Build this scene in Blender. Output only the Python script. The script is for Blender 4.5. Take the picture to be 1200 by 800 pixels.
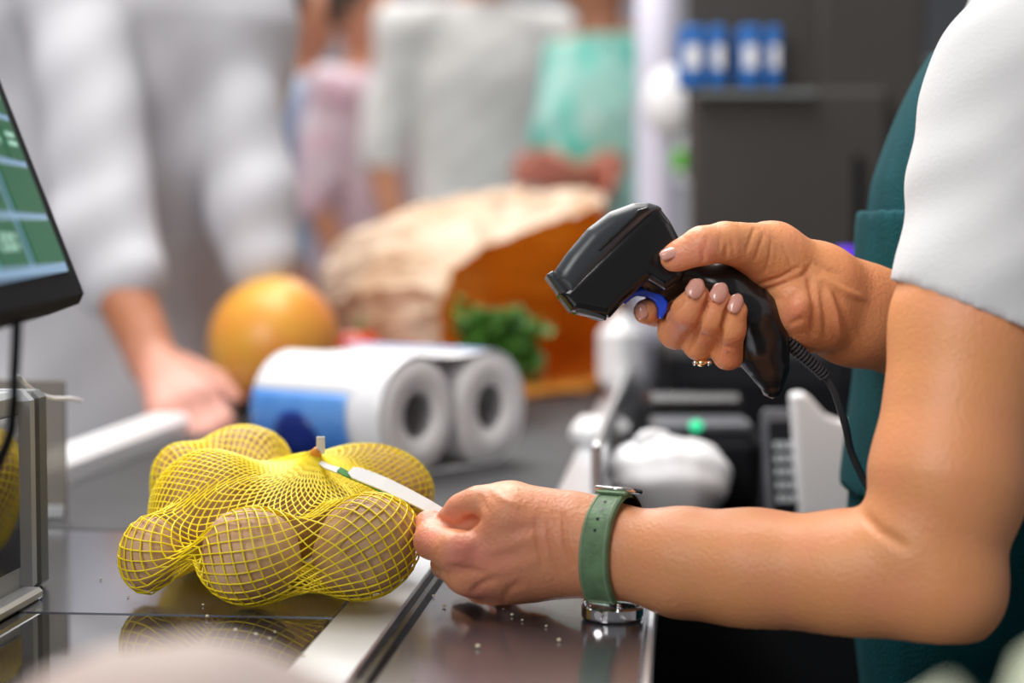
import bpy, math, random
import numpy as np
from mathutils import Vector, Matrix
random.seed(7)
for o in list(bpy.data.objects): bpy.data.objects.remove(o)
S = bpy.context.scene
COL = S.collection
# ------------------------------------------------------------------ camera
FPX = 2222.0                      # focal length in pixels of a 1200 px wide frame
CAMZ = 1.053; PITCH = math.atan(130/FPX); TOPZ = 0.85
cam_d = bpy.data.cameras.new('camera'); cam = bpy.data.objects.new('camera', cam_d); COL.objects.link(cam)
cam.location = (0,0,CAMZ); cam.rotation_euler = (math.pi/2-PITCH,0,0)
cam_d.sensor_width = 36; cam_d.lens = 36*FPX/1200; cam_d.clip_start = .02; cam_d.clip_end = 60
cam_d.dof.use_dof = True; cam_d.dof.focus_distance = 1.03; cam_d.dof.aperture_fstop = 3.6
S.camera = cam
# ------------------------------------------------------------------ light
S.view_settings.view_transform = 'Standard'; S.view_settings.look = 'None'
S.view_settings.gamma = 1; S.view_settings.use_curve_mapping = False; S.view_settings.exposure = 0.0
world = bpy.data.worlds.new('world'); S.world = world; world.use_nodes = True
world.node_tree.nodes['Background'].inputs[0].default_value = (.93,.95,1,1)
world.node_tree.nodes['Background'].inputs[1].default_value = .21
def area(name, loc, target, size, power, col=(1,1,1), sy=None):
    d = bpy.data.lights.new(name,'AREA'); d.shape='RECTANGLE'; d.size=size; d.size_y=sy or size; d.energy=power; d.color=col
    o = bpy.data.objects.new(name,d); COL.objects.link(o); o.location=loc
    o.rotation_euler = (Vector(target)-Vector(loc)).to_track_quat('-Z','Y').to_euler()
    return o
area('ceiling_lamp_over_counter',(-.3,1.9,2.75),(0,1.2,.9),1.2,70,(1,.97,.93),2.0)
area('ceiling_lamp_over_aisle',(-.6,5.2,3.1),(-.4,5,0),3.0,120,(1,.99,.97),3.0)
area('camera_side_fill',(-1.3,-.9,2.2),(.1,1.2,1.0),1.2,54,(1,.97,.94))  # added fill from the upper left camera side, no window stands there

# ------------------------------------------------------------------ frames
CT,ST = math.cos(PITCH),math.sin(PITCH)
def W(px,py,d):                   # a point d metres ahead of the lens
    a=(px-600)/FPX; b=(py-400)/FPX
    return np.array([a*d, d*(CT-b*ST), CAMZ+d*(-ST-b*CT)])
def dz(py,z):                     # distance at which image row py has height z
    return (CAMZ-z)/(ST+(py-400)/FPX*CT)
def WZ(px,py,z): return W(px,py,dz(py,z))
YAW = math.atan(200/FPX); CY,SY=math.cos(YAW),math.sin(YAW)
def L(p): return (p[0]*CY-p[1]*SY, p[0]*SY+p[1]*CY, p[2])   # world -> counter frame
def LP(px,py,z=TOPZ): return L(WZ(px,py,z))
def s_(d): return d/FPX
# ------------------------------------------------------------------ materials
def mat(name, col, rough=.5, metal=0, var=0, scale=20, bump=0, bscale=None, col2=None, spec=.5, sss=0, trans=0, emit=None, coat=0, alpha=1, ior=1.45, mode='noise', stretch=(1,1,1), sheen=0):
    m=bpy.data.materials.new(name); m.use_nodes=True; nt=m.node_tree; b=nt.nodes['Principled BSDF']
    def N(t): return nt.nodes.new(t)
    c=tuple(col)+(1,); b.inputs['Base Color'].default_value=c; b.inputs['Roughness'].default_value=rough
    b.inputs['Metallic'].default_value=metal; b.inputs['Specular IOR Level'].default_value=spec
    b.inputs['Coat Weight'].default_value=coat; b.inputs['Alpha'].default_value=alpha; b.inputs['IOR'].default_value=ior
    b.inputs['Transmission Weight'].default_value=trans; b.inputs['Sheen Weight'].default_value=sheen
    if sss:
        b.inputs['Subsurface Weight'].default_value=sss; b.inputs['Subsurface Radius'].default_value=(1,.35,.2); b.inputs['Subsurface Scale'].default_value=.006
    tc=N('ShaderNodeTexCoord'); mp=N('ShaderNodeMapping'); mp.inputs['Scale'].default_value=stretch
    nt.links.new(tc.outputs['Object'],mp.inputs[0])
    if var or col2:
        no=N('ShaderNodeTexNoise'); no.inputs['Scale'].default_value=scale; no.inputs['Detail'].default_value=5
        nt.links.new(mp.outputs[0],no.inputs['Vector'])
        cr=N('ShaderNodeValToRGB'); cr.color_ramp.elements[0].position=.32; cr.color_ramp.elements[1].position=.68
        c2=col2 or tuple(min(1,x*(1+var)) for x in col)
        c1=col if col2 else tuple(x*(1-var) for x in col)
        cr.color_ramp.elements[0].color=tuple(c1)+(1,); cr.color_ramp.elements[1].color=tuple(c2)+(1,)
        nt.links.new(no.outputs[0],cr.inputs[0]); nt.links.new(cr.outputs[0],b.inputs['Base Color'])
    if bump:
        n2=N('ShaderNodeTexNoise'); n2.inputs['Scale'].default_value=bscale or scale; n2.inputs['Detail'].default_value=6
        nt.links.new(mp.outputs[0],n2.inputs['Vector'])
        bp=N('ShaderNodeBump'); bp.inputs['Strength'].default_value=bump; bp.inputs['Distance'].default_value=.002
        nt.links.new(n2.outputs[0],bp.inputs['Height']); nt.links.new(bp.outputs[0],b.inputs['Normal'])
    if emit:
        b.inputs['Emission Color'].default_value=tuple(emit[0])+(1,); b.inputs['Emission Strength'].default_value=emit[1]
    return m
def skin_mat(name, col, flush, sss=.15):
    m=mat(name,col,.40,sss=sss,bump=.30,bscale=480,spec=.45)
    nt=m.node_tree; b=nt.nodes['Principled BSDF']
    at=nt.nodes.new('ShaderNodeAttribute'); at.attribute_name='flush'
    no=nt.nodes.new('ShaderNodeTexNoise'); no.inputs['Scale'].default_value=45; no.inputs['Detail'].default_value=6
    tc=nt.nodes.new('ShaderNodeTexCoord'); nt.links.new(tc.outputs['Object'],no.inputs['Vector'])
    ma=nt.nodes.new('ShaderNodeMath'); ma.operation='MULTIPLY_ADD'; ma.inputs[1].default_value=.9; ma.inputs[2].default_value=-.36
    nt.links.new(no.outputs[0],ma.inputs[0])
    ad=nt.nodes.new('ShaderNodeMath'); ad.operation='ADD'; ad.use_clamp=True
    nt.links.new(ma.outputs[0],ad.inputs[0]); nt.links.new(at.outputs['Fac'],ad.inputs[1])
    mx=nt.nodes.new('ShaderNodeMix'); mx.data_type='RGBA'
    mx.inputs['A'].default_value=tuple(col)+(1,); mx.inputs['B'].default_value=tuple(flush)+(1,)
    nt.links.new(ad.outputs[0],mx.inputs['Factor']); nt.links.new(mx.outputs['Result'],b.inputs['Base Color'])
    return m
M={}
M['steel']=mat('brushed_steel',(.27,.28,.32),.17,.9,var=.12,scale=9,bump=.05,bscale=60,stretch=(1,.08,1))
M['steel_light']=mat('satin_aluminium',(.62,.63,.65),.3,.85,var=.06,scale=8)
M['groove']=mat('black_groove',(.012,.012,.014),.25)
M['window']=mat('scanner_glass_black',(.018,.017,.018),.05,0,coat=.6)
M['belt']=mat('rubber_belt',(.038,.038,.041),.6,spec=.25,var=.12,scale=30,bump=.1,bscale=300)
M['cabinet']=mat('cabinet_dark',(.013,.014,.017),.5,spec=.3)
M['grey_side']=mat('cabinet_grey',(.10,.105,.12),.4,.3)
M['black_gloss']=mat('black_plastic_gloss',(.011,.011,.012),.2,bump=.02,bscale=900)
M['black_satin']=mat('black_plastic_satin',(.045,.05,.058),.3,bump=.08,bscale=2200)
M['black_matt']=mat('black_plastic_matt',(.012,.012,.014),.7,spec=.03)
M['blue']=mat('blue_trigger',(.012,.07,.75),.25,coat=.5)
M['potato']=mat('potato_skin',(.42,.23,.11),.55,col2=(.68,.46,.28),scale=26,bump=.5,bscale=160)
M['net']=mat('yellow_net',(.98,.76,.015),.4,spec=.5,sss=0)
M['paper_tag']=mat('white_tag',(.84,.85,.86),.45)
M['green_ink']=mat('green_print',(.05,.28,.05),.5)
M['orange_clip']=mat('orange_clip',(.85,.33,.02),.4)
M['skin']=skin_mat('skin_cashier',(.74,.32,.135),(.82,.29,.20))
M['skin_far']=skin_mat('skin_far',(.50,.22,.12),(.60,.20,.14),.0)
M['skin_cust']=skin_mat('skin_customer',(.45,.17,.07),(.75,.36,.29),.0)
M['nail']=mat('nail_pink',(.72,.36,.29),.22,coat=.5,sss=.1)
M['tee']=mat('white_cotton',(.60,.60,.61),.85,bump=.15,bscale=500,var=.02,scale=10,sheen=.2)
M['teal']=mat('teal_apron_cotton',(.002,.060,.072),.85,bump=.4,bscale=500,var=.15,scale=40,spec=.15)
M['strap_green']=mat('green_leather',(.12,.215,.105),.5,var=.2,scale=120,bump=.3,bscale=500)
M['strap_edge']=mat('pale_green_stitch',(.28,.38,.24),.6)
M['chrome']=mat('polished_steel',(.78,.76,.74),.12,1)
M['gold']=mat('gold',(.85,.62,.34),.18,1)
M['pomelo']=mat('pomelo_skin',(.72,.40,.05),.35,col2=(.80,.20,.05),scale=9,bump=.2,bscale=80)
M['kraft']=mat('kraft_paper',(.62,.44,.27),.7,var=.12,scale=18,bump=.3,bscale=30)
M['kraft_pale']=mat('kraft_pale',(.60,.44,.27),.6,col2=(.90,.80,.64),scale=9)
M['leaf']=mat('leaf_green',(.02,.10,.01),.4,col2=(.13,.32,.035),scale=30)
M['leaf_pale']=mat('leaf_pale',(.50,.60,.36),.45,col2=(.82,.84,.70),scale=22)
M['tomato']=mat('tomato_red',(.72,.07,.02),.2,coat=.4)
M['tissue']=mat('tissue_white',(.80,.80,.81),.9,var=.02,scale=60,bump=.3,bscale=200)
M['core']=mat('cardboard_core',(.42,.42,.44),.8)
M['wrap_white']=mat('wrap_white',(.85,.86,.90),.25,coat=.3)
M['wrap_blue']=mat('wrap_blue',(.04,.20,.66),.3,col2=(.14,.36,.80),scale=18,coat=.3)
M['wrap_navy']=mat('wrap_navy',(.01,.03,.22),.3)
M['shirt']=mat('pale_grey_shirt',(.55,.55,.59),.85,var=.08,scale=7)
M['t_mustard']=mat('mustard_trousers',(.22,.15,.02),.85)  # the trousers' own mustard cloth colour
M['wallm']=mat('wall_paint',(.62,.61,.66),.7,var=.05,scale=1)
M['floorm']=mat('floor_vinyl',(.35,.35,.36),.3,var=.06,scale=3)
M['white_plastic']=mat('white_plastic',(.88,.88,.90),.35)
M['bag_film']=mat('white_carrier_film',(.86,.87,.9),.35,bump=.5,bscale=25)
M['screen_bg']=mat('screen_pale_blue',(.05,.08,.12),.35,spec=.2,emit=((.26,.42,.62),.75))
M['key']=mat('screen_green_key',(.0,.03,.012),.35,spec=.15,emit=((.0,.10,.035),.8))
M['key_print']=mat('screen_print',(.5,.75,.65),.3,emit=((.4,.75,.6),.5))
M['brownpanel']=mat('dark_brown_panel',(.045,.040,.036),.55,var=.1,scale=4)
M['led']=mat('green_led',(.02,.4,.2),.3,emit=((.03,.55,.25),1.2))
M['smoke']=mat('smoky_acrylic',(.34,.32,.28),.12,trans=.55,ior=1.2)
M['frame_grey']=mat('grey_frame',(.34,.36,.38),.4)
M['frame_dark']=mat('dark_grey_frame',(.11,.12,.12),.5)
M['crumb']=mat('crumb',(.65,.58,.42),.8)
M['pinkcloth']=mat('pale_pink_paper',(.40,.32,.29),.7,var=.08,scale=12)
M['purple']=mat('violet_plastic',(.12,.02,.75),.4,emit=((.12,.02,.8),.25))
M['bluebox']=mat('blue_carton',(.02,.14,.45),.5)
M['orangebox']=mat('orange_carton',(.75,.35,.08),.5)
M['hair']=mat('dark_hair',(.05,.03,.02),.5)
def translucent(m,col,f):
    nt=m.node_tree; b=nt.nodes['Principled BSDF']; out=[n for n in nt.nodes if n.type=='OUTPUT_MATERIAL'][0]
    t=nt.nodes.new('ShaderNodeBsdfTranslucent'); t.inputs[0].default_value=tuple(col)+(1,); mx=nt.nodes.new('ShaderNodeMixShader'); mx.inputs[0].default_value=f
    nt.links.new(b.outputs[0],mx.inputs[1]); nt.links.new(t.outputs[0],mx.inputs[2]); nt.links.new(mx.outputs[0],out.inputs[0])
translucent(M['kraft_pale'],(.9,.55,.2),.35)
# ------------------------------------------------------------------ object helpers
def tag(o,label=None,cat=None,group=None,kind=None):
    if label: o['label']=label
    if cat: o['category']=cat
    if group: o['group']=group
    if kind: o['kind']=kind
    return o
def empty(name,loc=(0,0,0),label=None,cat=None,group=None,rz=0,M4=None):
    o=bpy.data.objects.new(name,None); COL.objects.link(o); o.empty_display_size=.05
    if M4 is not None: o.matrix_world=M4
    else: o.location=loc; o.rotation_euler=(0,0,rz)
    return tag(o,label,cat,group)
def mk(name,V,F,m,parent=None,smooth=False,flush=None):
    me=bpy.data.meshes.new(name); V=np.asarray(V,dtype=np.float32)
    if isinstance(F,np.ndarray):
        n=len(F); k=F.shape[1]
        me.vertices.add(len(V)); me.vertices.foreach_set('co',V.ravel())
        me.loops.add(n*k); me.loops.foreach_set('vertex_index',F.astype(np.int32).ravel())
        me.polygons.add(n); me.polygons.foreach_set('loop_start',np.arange(0,n*k,k,dtype=np.int32))
        try: me.polygons.foreach_set('loop_total',np.full(n,k,dtype=np.int32))
        except Exception: pass
        me.update(calc_edges=True); me.validate()
    else:
        me.from_pydata([tuple(map(float,v)) for v in V],[],[tuple(int(i) for i in f) for f in F]); me.update()
    if flush is not None:
        a=me.attributes.new('flush','FLOAT','POINT'); a.data.foreach_set('value',np.asarray(flush,dtype=np.float32))
    if smooth: me.polygons.foreach_set('use_smooth',[True]*len(me.polygons))
    for mm in (m if isinstance(m,(list,tuple)) else [m]): me.materials.append(mm)
    o=bpy.data.objects.new(name,me); COL.objects.link(o)
    if parent is not None: o.parent=parent
    return o
class MB:                          # collects shapes into one mesh
    def __init__(s): s.V=[]; s.F=[]
    def add(s,V,F):
        b=len(s.V); s.V+= [tuple(v) for v in V]; s.F+=[tuple(i+b for i in f) for f in F]; return s
    def box(s,c,d,bev=0,R=None):
        c=np.array(c,float); h=np.array(d,float)/2; bev=min(bev,min(h)*.95)
        if bev<=0:
            P=[(x,y,z) for x in(-1,1) for y in(-1,1) for z in(-1,1)]; V=[np.array(p)*h for p in P]
            F=[(0,1,3,2),(4,6,7,5),(0,4,5,1),(2,3,7,6),(0,2,6,4),(1,5,7,3)]
        else:
            V=[];F=[];idx={}
            sg=[(x,y,z) for x in(-1,1) for y in(-1,1) for z in(-1,1)]
            for p in sg:
                for a in range(3):
                    v=np.array(p)*(h-bev); v[a]=p[a]*h[a]; idx[(p,a)]=len(V); V.append(v)
            for a in range(3):
                b_,c_=[(1,2),(2,0),(0,1)][a]
                for q in(-1,1):
                    ring=[]
                    for (i,j) in((-1,-1),(1,-1),(1,1),(-1,1)):
                        p=[0,0,0]; p[a]=q; p[b_]=i; p[c_]=j; ring.append(idx[(tuple(p),a)])
                    F.append(ring if q>0 else ring[::-1])
            for a in range(3):      # edges
                b_,c_=[(1,2),(2,0),(0,1)][a]
                for i in(-1,1):
                    for j in(-1,1):
                        p=[0,0,0]; p[a]=-1; p[b_]=i; p[c_]=j; q=list(p); q[a]=1; p=tuple(p);q=tuple(q)
                        f=[idx[(p,b_)],idx[(q,b_)],idx[(q,c_)],idx[(p,c_)]]; F.append(f if i*j<0 else f[::-1])
            for p in sg:
                f=[idx[(p,0)],idx[(p,1)],idx[(p,2)]]; F.append(f if p[0]*p[1]*p[2]>0 else f[::-1])
        if R is not None: V=[R@v for v in V]
        return s.add([v+c for v in V],F)
    def tube(s,P,r,n=10,cap=True,closed=False,flat=None):
        P=[np.array(p,float) for p in P]; m=len(P); R=r if hasattr(r,'__len__') else [r]*m
        V=[];F=[];up=None
        for i in range(m):
            if closed: t=P[(i+1)%m]-P[i-1]
            else: t=P[min(i+1,m-1)]-P[max(i-1,0)]
            t/= (np.linalg.norm(t)+1e-12)
            if up is None:
                up=np.array([0,0,1.]) if abs(t[2])<.9 else np.array([1.,0,0])
            up=up-t*np.dot(up,t); up/=np.linalg.norm(up)+1e-12; sd=np.cross(t,up)
            for k in range(n):
                a=2*math.pi*k/n; V.append(P[i]+R[i]*(math.cos(a)*up+math.sin(a)*sd))
        for i in range(m if closed else m-1):
            for k in range(n):
                a=i*n+k;b=i*n+(k+1)%n;c=((i+1)%m)*n+(k+1)%n;d=((i+1)%m)*n+k; F.append((a,b,c,d))
        if cap and not closed: F.append(tuple(range(n-1,-1,-1))); F.append(tuple((m-1)*n+k for k in range(n)))
        return s.add(V,F)
    def grid(s,G,thick=0):
        G=np.array(G,float); a,b=G.shape[:2]; V=G.reshape(-1,3); F=[]
        for i in range(a-1):
            for j in range(b-1): F.append((i*b+j,(i+1)*b+j,(i+1)*b+j+1,i*b+j+1))
        return s.add(V,F)
    def sphere(s,c,r,n=14,m=10,fn=None):
        V=[];F=[];r=np.array(r if hasattr(r,'__len__') else [r]*3,float)
        V.append(np.array([0,0,1.])*r)
        for i in range(1,m):
            t=math.pi*i/m
            for k in range(n):
                a=2*math.pi*k/n; V.append(np.array([math.sin(t)*math.cos(a),math.sin(t)*math.sin(a),math.cos(t)])*r)
        V.append(np.array([0,0,-1.])*r)
        for k in range(n): F.append((0,1+k,1+(k+1)%n))
        for i in range(m-2):
            for k in range(n):
                F.append((1+i*n+k,1+(i+1)*n+k,1+(i+1)*n+(k+1)%n,1+i*n+(k+1)%n))
        b=len(V)-1
        for k in range(n): F.append((b,1+(m-2)*n+(k+1)%n,1+(m-2)*n+k))
        if fn: V=[fn(v) for v in V]
        return s.add([v+np.array(c) for v in V],F)
    def prism(s,P,z0,z1):          # polygon in xy, extruded along z
        n=len(P); V=[(x,y,z0) for x,y in P]+[(x,y,z1) for x,y in P]
        F=[tuple(range(n-1,-1,-1)),tuple(range(n,2*n))]+[(i,(i+1)%n,n+(i+1)%n,n+i) for i in range(n)]
        return s.add(V,F)
    def build(s,name,m,parent=None,smooth=False): return mk(name,s.V,s.F,m,parent,smooth)
def bevel(o,w,seg=2):
    b=o.modifiers.new('bevel','BEVEL'); b.width=w; b.segments=seg; b.limit_method='ANGLE'; return o
def solid(o,t,off=0):
    b=o.modifiers.new('solid','SOLIDIFY'); b.thickness=t; b.offset=off; return o
# ------------------------------------------------------------------ signed distance modelling
BIG=1e3
class SDF:
    def __init__(s,lo,hi,h):
        s.h=h; s.lo=np.array(lo,float)-2*h; s.n=np.ceil((np.array(hi)-s.lo)/h).astype(int)+3
        s.f=np.full(s.n,BIG,dtype=np.float32)
    def sl(s,lo,hi):
        a=np.clip(np.floor((np.array(lo)-s.lo)/s.h).astype(int),0,s.n); b=np.clip(np.ceil((np.array(hi)-s.lo)/s.h).astype(int)+1,0,s.n)
        return tuple(slice(a[i],b[i]) for i in range(3))
    def co(s,sl):
        return [((np.arange(sl[i].start,sl[i].stop)*s.h+s.lo[i]).astype(np.float32)).reshape([-1 if j==i else 1 for j in range(3)]) for i in range(3)]
    def ev(s,pr):                  # -> slice, distances
        pad=max(.022,4*s.h)
        if pr[0]=='c':
            _,a,b,ra,rb,fl=pr; a=np.array(a,float); b=np.array(b,float); R=max(ra,rb)*1.05+pad
            sl=s.sl(np.minimum(a,b)-R,np.maximum(a,b)+R); X=s.co(sl)
            if min(x.size for x in X)==0: return sl,None
            if fl is not None:
                n,k=fl; n=np.array(n,float); n/=np.linalg.norm(n)
                def T(v): return v+n*np.dot(v,n)*(k-1)
                q=(X[0]-a[0])*n[0]+(X[1]-a[1])*n[1]+(X[2]-a[2])*n[2]
                P=[X[i]-a[i]+n[i]*q*(k-1) for i in range(3)]; d=T(b-a)
            else: P=[X[i]-a[i] for i in range(3)]; d=b-a
            L2=float(d@d)+1e-12
            t=np.clip((P[0]*d[0]+P[1]*d[1]+P[2]*d[2])/L2,0,1)
            D=np.sqrt((P[0]-t*d[0])**2+(P[1]-t*d[1])**2+(P[2]-t*d[2])**2)-(ra+(rb-ra)*t)
            return sl,D.astype(np.float32)
        if pr[0]=='e':             # ellipsoid: centre, radii, 3x3 axes (rows)
            _,c,r,A=pr; c=np.array(c,float); r=np.array(r,float); A=np.eye(3) if A is None else np.array(A,float)
            R=max(r)+pad; sl=s.sl(c-R,c+R); X=s.co(sl)
            if min(x.size for x in X)==0: return sl,None
            P=[X[i]-c[i] for i in range(3)]; Q=[(P[0]*A[i][0]+P[1]*A[i][1]+P[2]*A[i][2]) for i in range(3)]
            k0=np.sqrt(sum((Q[i]/r[i])**2 for i in range(3))); k1=np.sqrt(sum((Q[i]/r[i]**2)**2 for i in range(3)))+1e-6
            return sl,(k0*(k0-1)/k1).astype(np.float32)
    @staticmethod
    def smin(a,b,k):
        if k<=0: return np.minimum(a,b)
        h=np.maximum(k-np.abs(a-b),0)/k
        return np.minimum(a,b)-h*h*k*.25
    def add(s,prims,k=.004,kout=None):
        """union the prims with k between them, then into the field with kout"""
        if kout is None:
            for p in prims:
                sl,D=s.ev(p)
                if D is not None: s.f[sl]=s.smin(s.f[sl],D,k)
            return s
        g=np.full(s.n,BIG,dtype=np.float32)
        for p in prims:
            sl,D=s.ev(p)
            if D is not None: g[sl]=s.smin(g[sl],D,k)
        s.f=s.smin(s.f,g,kout); return s
    def dent(s,a,b,w,amp):
        a=np.array(a,float);b=np.array(b,float); R=3*w; sl=s.sl(np.minimum(a,b)-R,np.maximum(a,b)+R); X=s.co(sl)
        if min(x.size for x in X)==0: return
        d=b-a; P=[X[i]-a[i] for i in range(3)]; t=np.clip((P[0]*d[0]+P[1]*d[1]+P[2]*d[2])/(d@d+1e-12),0,1)
        D2=(P[0]-t*d[0])**2+(P[1]-t*d[1])**2+(P[2]-t*d[2])**2
        s.f[sl]+= (amp*np.exp(-D2/(w*w))).astype(np.float32)
    def mesh(s):
        f=s.f; h=s.h; ins=f<0
        c=np.zeros(np.array(f.shape)-1,dtype=np.uint8)
        for i in(0,1):
            for j in(0,1):
                for k in(0,1): c+=ins[i:f.shape[0]-1+i,j:f.shape[1]-1+j,k:f.shape[2]-1+k]
        act=(c>0)&(c<8); idx=np.argwhere(act)
        vid=np.full(act.shape,-1,dtype=np.int32); vid[act]=np.arange(len(idx))
        cor={}
        for i in(0,1):
            for j in(0,1):
                for k in(0,1): cor[(i,j,k)]=f[idx[:,0]+i,idx[:,1]+j,idx[:,2]+k]
        acc=np.zeros((len(idx),3)); cnt=np.zeros(len(idx))
        for a in cor:
            for ax in range(3):
                if a[ax]==1: continue
                b=list(a); b[ax]=1; fa=cor[a]; fb=cor[tuple(b)]; m=(fa<0)!=(fb<0)
                t=fa[m]/(fa[m]-fb[m]); p=np.tile(np.array(a,float),(m.sum(),1)); p[:,ax]+=t
                acc[m]+=p; cnt[m]+=1
        V=(idx+acc/np.maximum(cnt,1)[:,None])*h+s.lo
        F=[]
        for ax in range(3):
            b_,c_=(ax+1)%3,(ax+2)%3
            A=[slice(0,n) for n in f.shape]; B=list(A); A[ax]=slice(0,f.shape[ax]-1); B[ax]=slice(1,f.shape[ax])
            ia=ins[tuple(A)]; ib=ins[tuple(B)]; e=np.argwhere(ia!=ib)
            e=e[(e[:,b_]>0)&(e[:,c_]>0)&(e[:,b_]<f.shape[b_]-1)&(e[:,c_]<f.shape[c_]-1)]
            s0=ia[e[:,0],e[:,1],e[:,2]]
            q=[]
            for (u,v) in((-1,-1),(0,-1),(0,0),(-1,0)):
                t=e.copy(); t[:,b_]+=u; t[:,c_]+=v; q.append(vid[t[:,0],t[:,1],t[:,2]])
            q=np.stack(q,1); q[~s0]=q[~s0][:,::-1]; F.append(q)
        F=np.concatenate(F); F=F[(F>=0).all(1)]
        return V,F
def relax(V,F,it=2,l=.5):
    E=np.concatenate([F[:,[0,1]],F[:,[1,2]],F[:,[2,3]],F[:,[3,0]]]); n=len(V)
    for _ in range(it):
        A=np.zeros_like(V); c=np.zeros(n)
        for a,b in((0,1),(1,0)):
            for k in range(3): A[:,k]+=np.bincount(E[:,a],V[E[:,b],k],n)
            c+=np.bincount(E[:,a],minlength=n)
        V=V+(A/np.maximum(c,1)[:,None]-V)*l
    return V
def C(a,b,ra,rb,fl=None): return ('c',a,b,ra,rb,fl)
def CP(p,q,fl=None):           # capsule from (px,py,d,rpx) quadruples
    return ('c',W(*p[:3]),W(*q[:3]),p[3]*s_(p[2]),q[3]*s_(q[2]),fl)
def chain(pts): return [CP(pts[i],pts[i+1]) for i in range(len(pts)-1)]
def vnorm(V,F):
    n=np.cross(V[F[:,2]]-V[F[:,0]],V[F[:,3]]-V[F[:,1]]); N=np.zeros_like(V)
    for j in range(4):
        for k in range(3): N[:,k]+=np.bincount(F[:,j],n[:,k],len(V))
    return N/(np.linalg.norm(N,axis=1)[:,None]+1e-12)
def sculpt(V,F,strokes,dmin=.9,dmax=1.2):
    """press (depth>0) or raise (depth<0) strokes in the near side; strokes given as ([(px,py)..], width px, depth mm)"""
    N=vnorm(V,F); P=V-np.array([0,0,CAMZ]); d=P@np.array([0,CT,-ST]); px=600+FPX*P[:,0]/d; py=400-FPX*(P@np.array([0,ST,CT]))/d
    fac=np.clip(-(N*P).sum(1)/np.linalg.norm(P,axis=1)*3,0,1)*((d>dmin)&(d<dmax)); off=np.zeros(len(V))
    for pts,w,dep in strokes:
        best=np.full(len(V),1e9); L=len(pts)-1; tt=np.zeros(len(V))
        for i in range(max(L,1)):
            a=np.array(pts[i],float); b=np.array(pts[min(i+1,L)],float); e=b-a; q0=px-a[0]; q1=py-a[1]
            t=np.clip((q0*e[0]+q1*e[1])/(e@e+1e-9),0,1); D=(q0-t*e[0])**2+(q1-t*e[1])**2
            m=D<best; best[m]=D[m]; tt[m]=((i+t)/max(L,1))[m]
        taper=np.sqrt(np.clip(4*tt*(1-tt)+.15,0,1)) if L>0 else 1
        off-=dep*.001*np.exp(-best/(w*w))*taper
    return V+N*(off*fac)[:,None]
FW=np.array([0,CT,-ST]); UP=np.array([0,ST,CT]); RT=np.array([1.,0,0])
def flush_of(V,pts,r):
    f=np.zeros(len(V))
    for p in pts: f=np.maximum(f,np.exp(-((V-p)**2).sum(1)/(r*r)))
    return f

# ================================================================== SETTING
def plane(name,c,d,m,kind='structure'):
    return tag(MB().box(c,d).build(name,m),kind=kind)
plane('floor',(0,4,-.03),(9,14,.06),M['floorm'])
plane('wall_back',(0,9.05,1.6),(9,.1,3.2),M['wallm'])
plane('wall_left',(-4.55,4,1.6),(.1,14,3.2),M['wallm'])
plane('wall_right',(4.55,4,1.6),(.1,14,3.2),M['wallm'])

# ------------------------------------------------------------------ checkout counter
ctr=empty('checkout_counter',(0,0,0),'steel and black checkout counter with inset scanner glass under the potato net','counter',rz=-YAW)
# counter-frame lines
u_sl=LP(388,712)[0]; u_sr=LP(484,690)[0]           # bright strip left/right
u_g1=LP(470,712)[0]; u_g2=LP(505,690)[0]
gA=LP(465,730); gB=LP(412,790)
u_strip0=(LP(385,715)[0]+LP(348,788)[0])/2
u_groove0=(LP(412,785)[0]+LP(468,725)[0])/2; u_groove1=(LP(448,785)[0]+LP(517,680)[0])/2
u_right=(LP(765,705)[0]+LP(745,788)[0])/2
g_belt=LP(150,622)[1]; g_glass=LP(150,719)[1]
print('COUNTER', u_strip0,u_groove0,u_groove1,u_right,g_belt,g_glass)
ub=lambda u0,u1,g0,g1,z0,z1,bev=.0: MB().box(((u0+u1)/2,(g0+g1)/2,(z0+z1)/2),(u1-u0,g1-g0,z1-z0),bev)
uL=-.55; gN=.42
ub(uL,u_strip0,g_glass,g_belt,TOPZ-.02,TOPZ,.0012).build('steel_plate',M['steel'],ctr)
ub(uL,u_strip0-.175,gN,g_glass-.0006,TOPZ-.02,TOPZ,.0012).build('steel_plate',M['steel'],ctr)
ub(u_strip0-.174,u_strip0-.001,gN,g_glass-.0012,TOPZ-.02,TOPZ-.0005,.001).build('scanner_glass',M['window'],ctr)
ub(u_strip0,u_groove0,gN,g_belt,TOPZ-.02,TOPZ+.0004,.0012).build('steel_strip',M['steel_light'],ctr)
ub(u_groove0,u_groove1,gN,g_belt,TOPZ-.02,TOPZ-.006).build('groove',M['groove'],ctr)
um=(u_groove0+u_groove1)/2
ub(um-.0015,um+.0015,gN,g_belt,TOPZ-.01,TOPZ-.001).build('groove_rib',M['black_gloss'],ctr)
ub(u_groove1,u_right,gN,g_belt+.06,TOPZ-.02,TOPZ,.0012).build('steel_plate',M['steel'],ctr)
ub(u_right+.0003,u_right+.0045,gN,g_belt+.10,TOPZ-.025,TOPZ-.0005,.001).build('edge_trim',M['steel_light'],ctr)
ub(uL+.01,u_right-.002,gN+.01,g_belt-.002,.05,TOPZ-.0205).build('cabinet_body',M['grey_side'],ctr)
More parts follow.
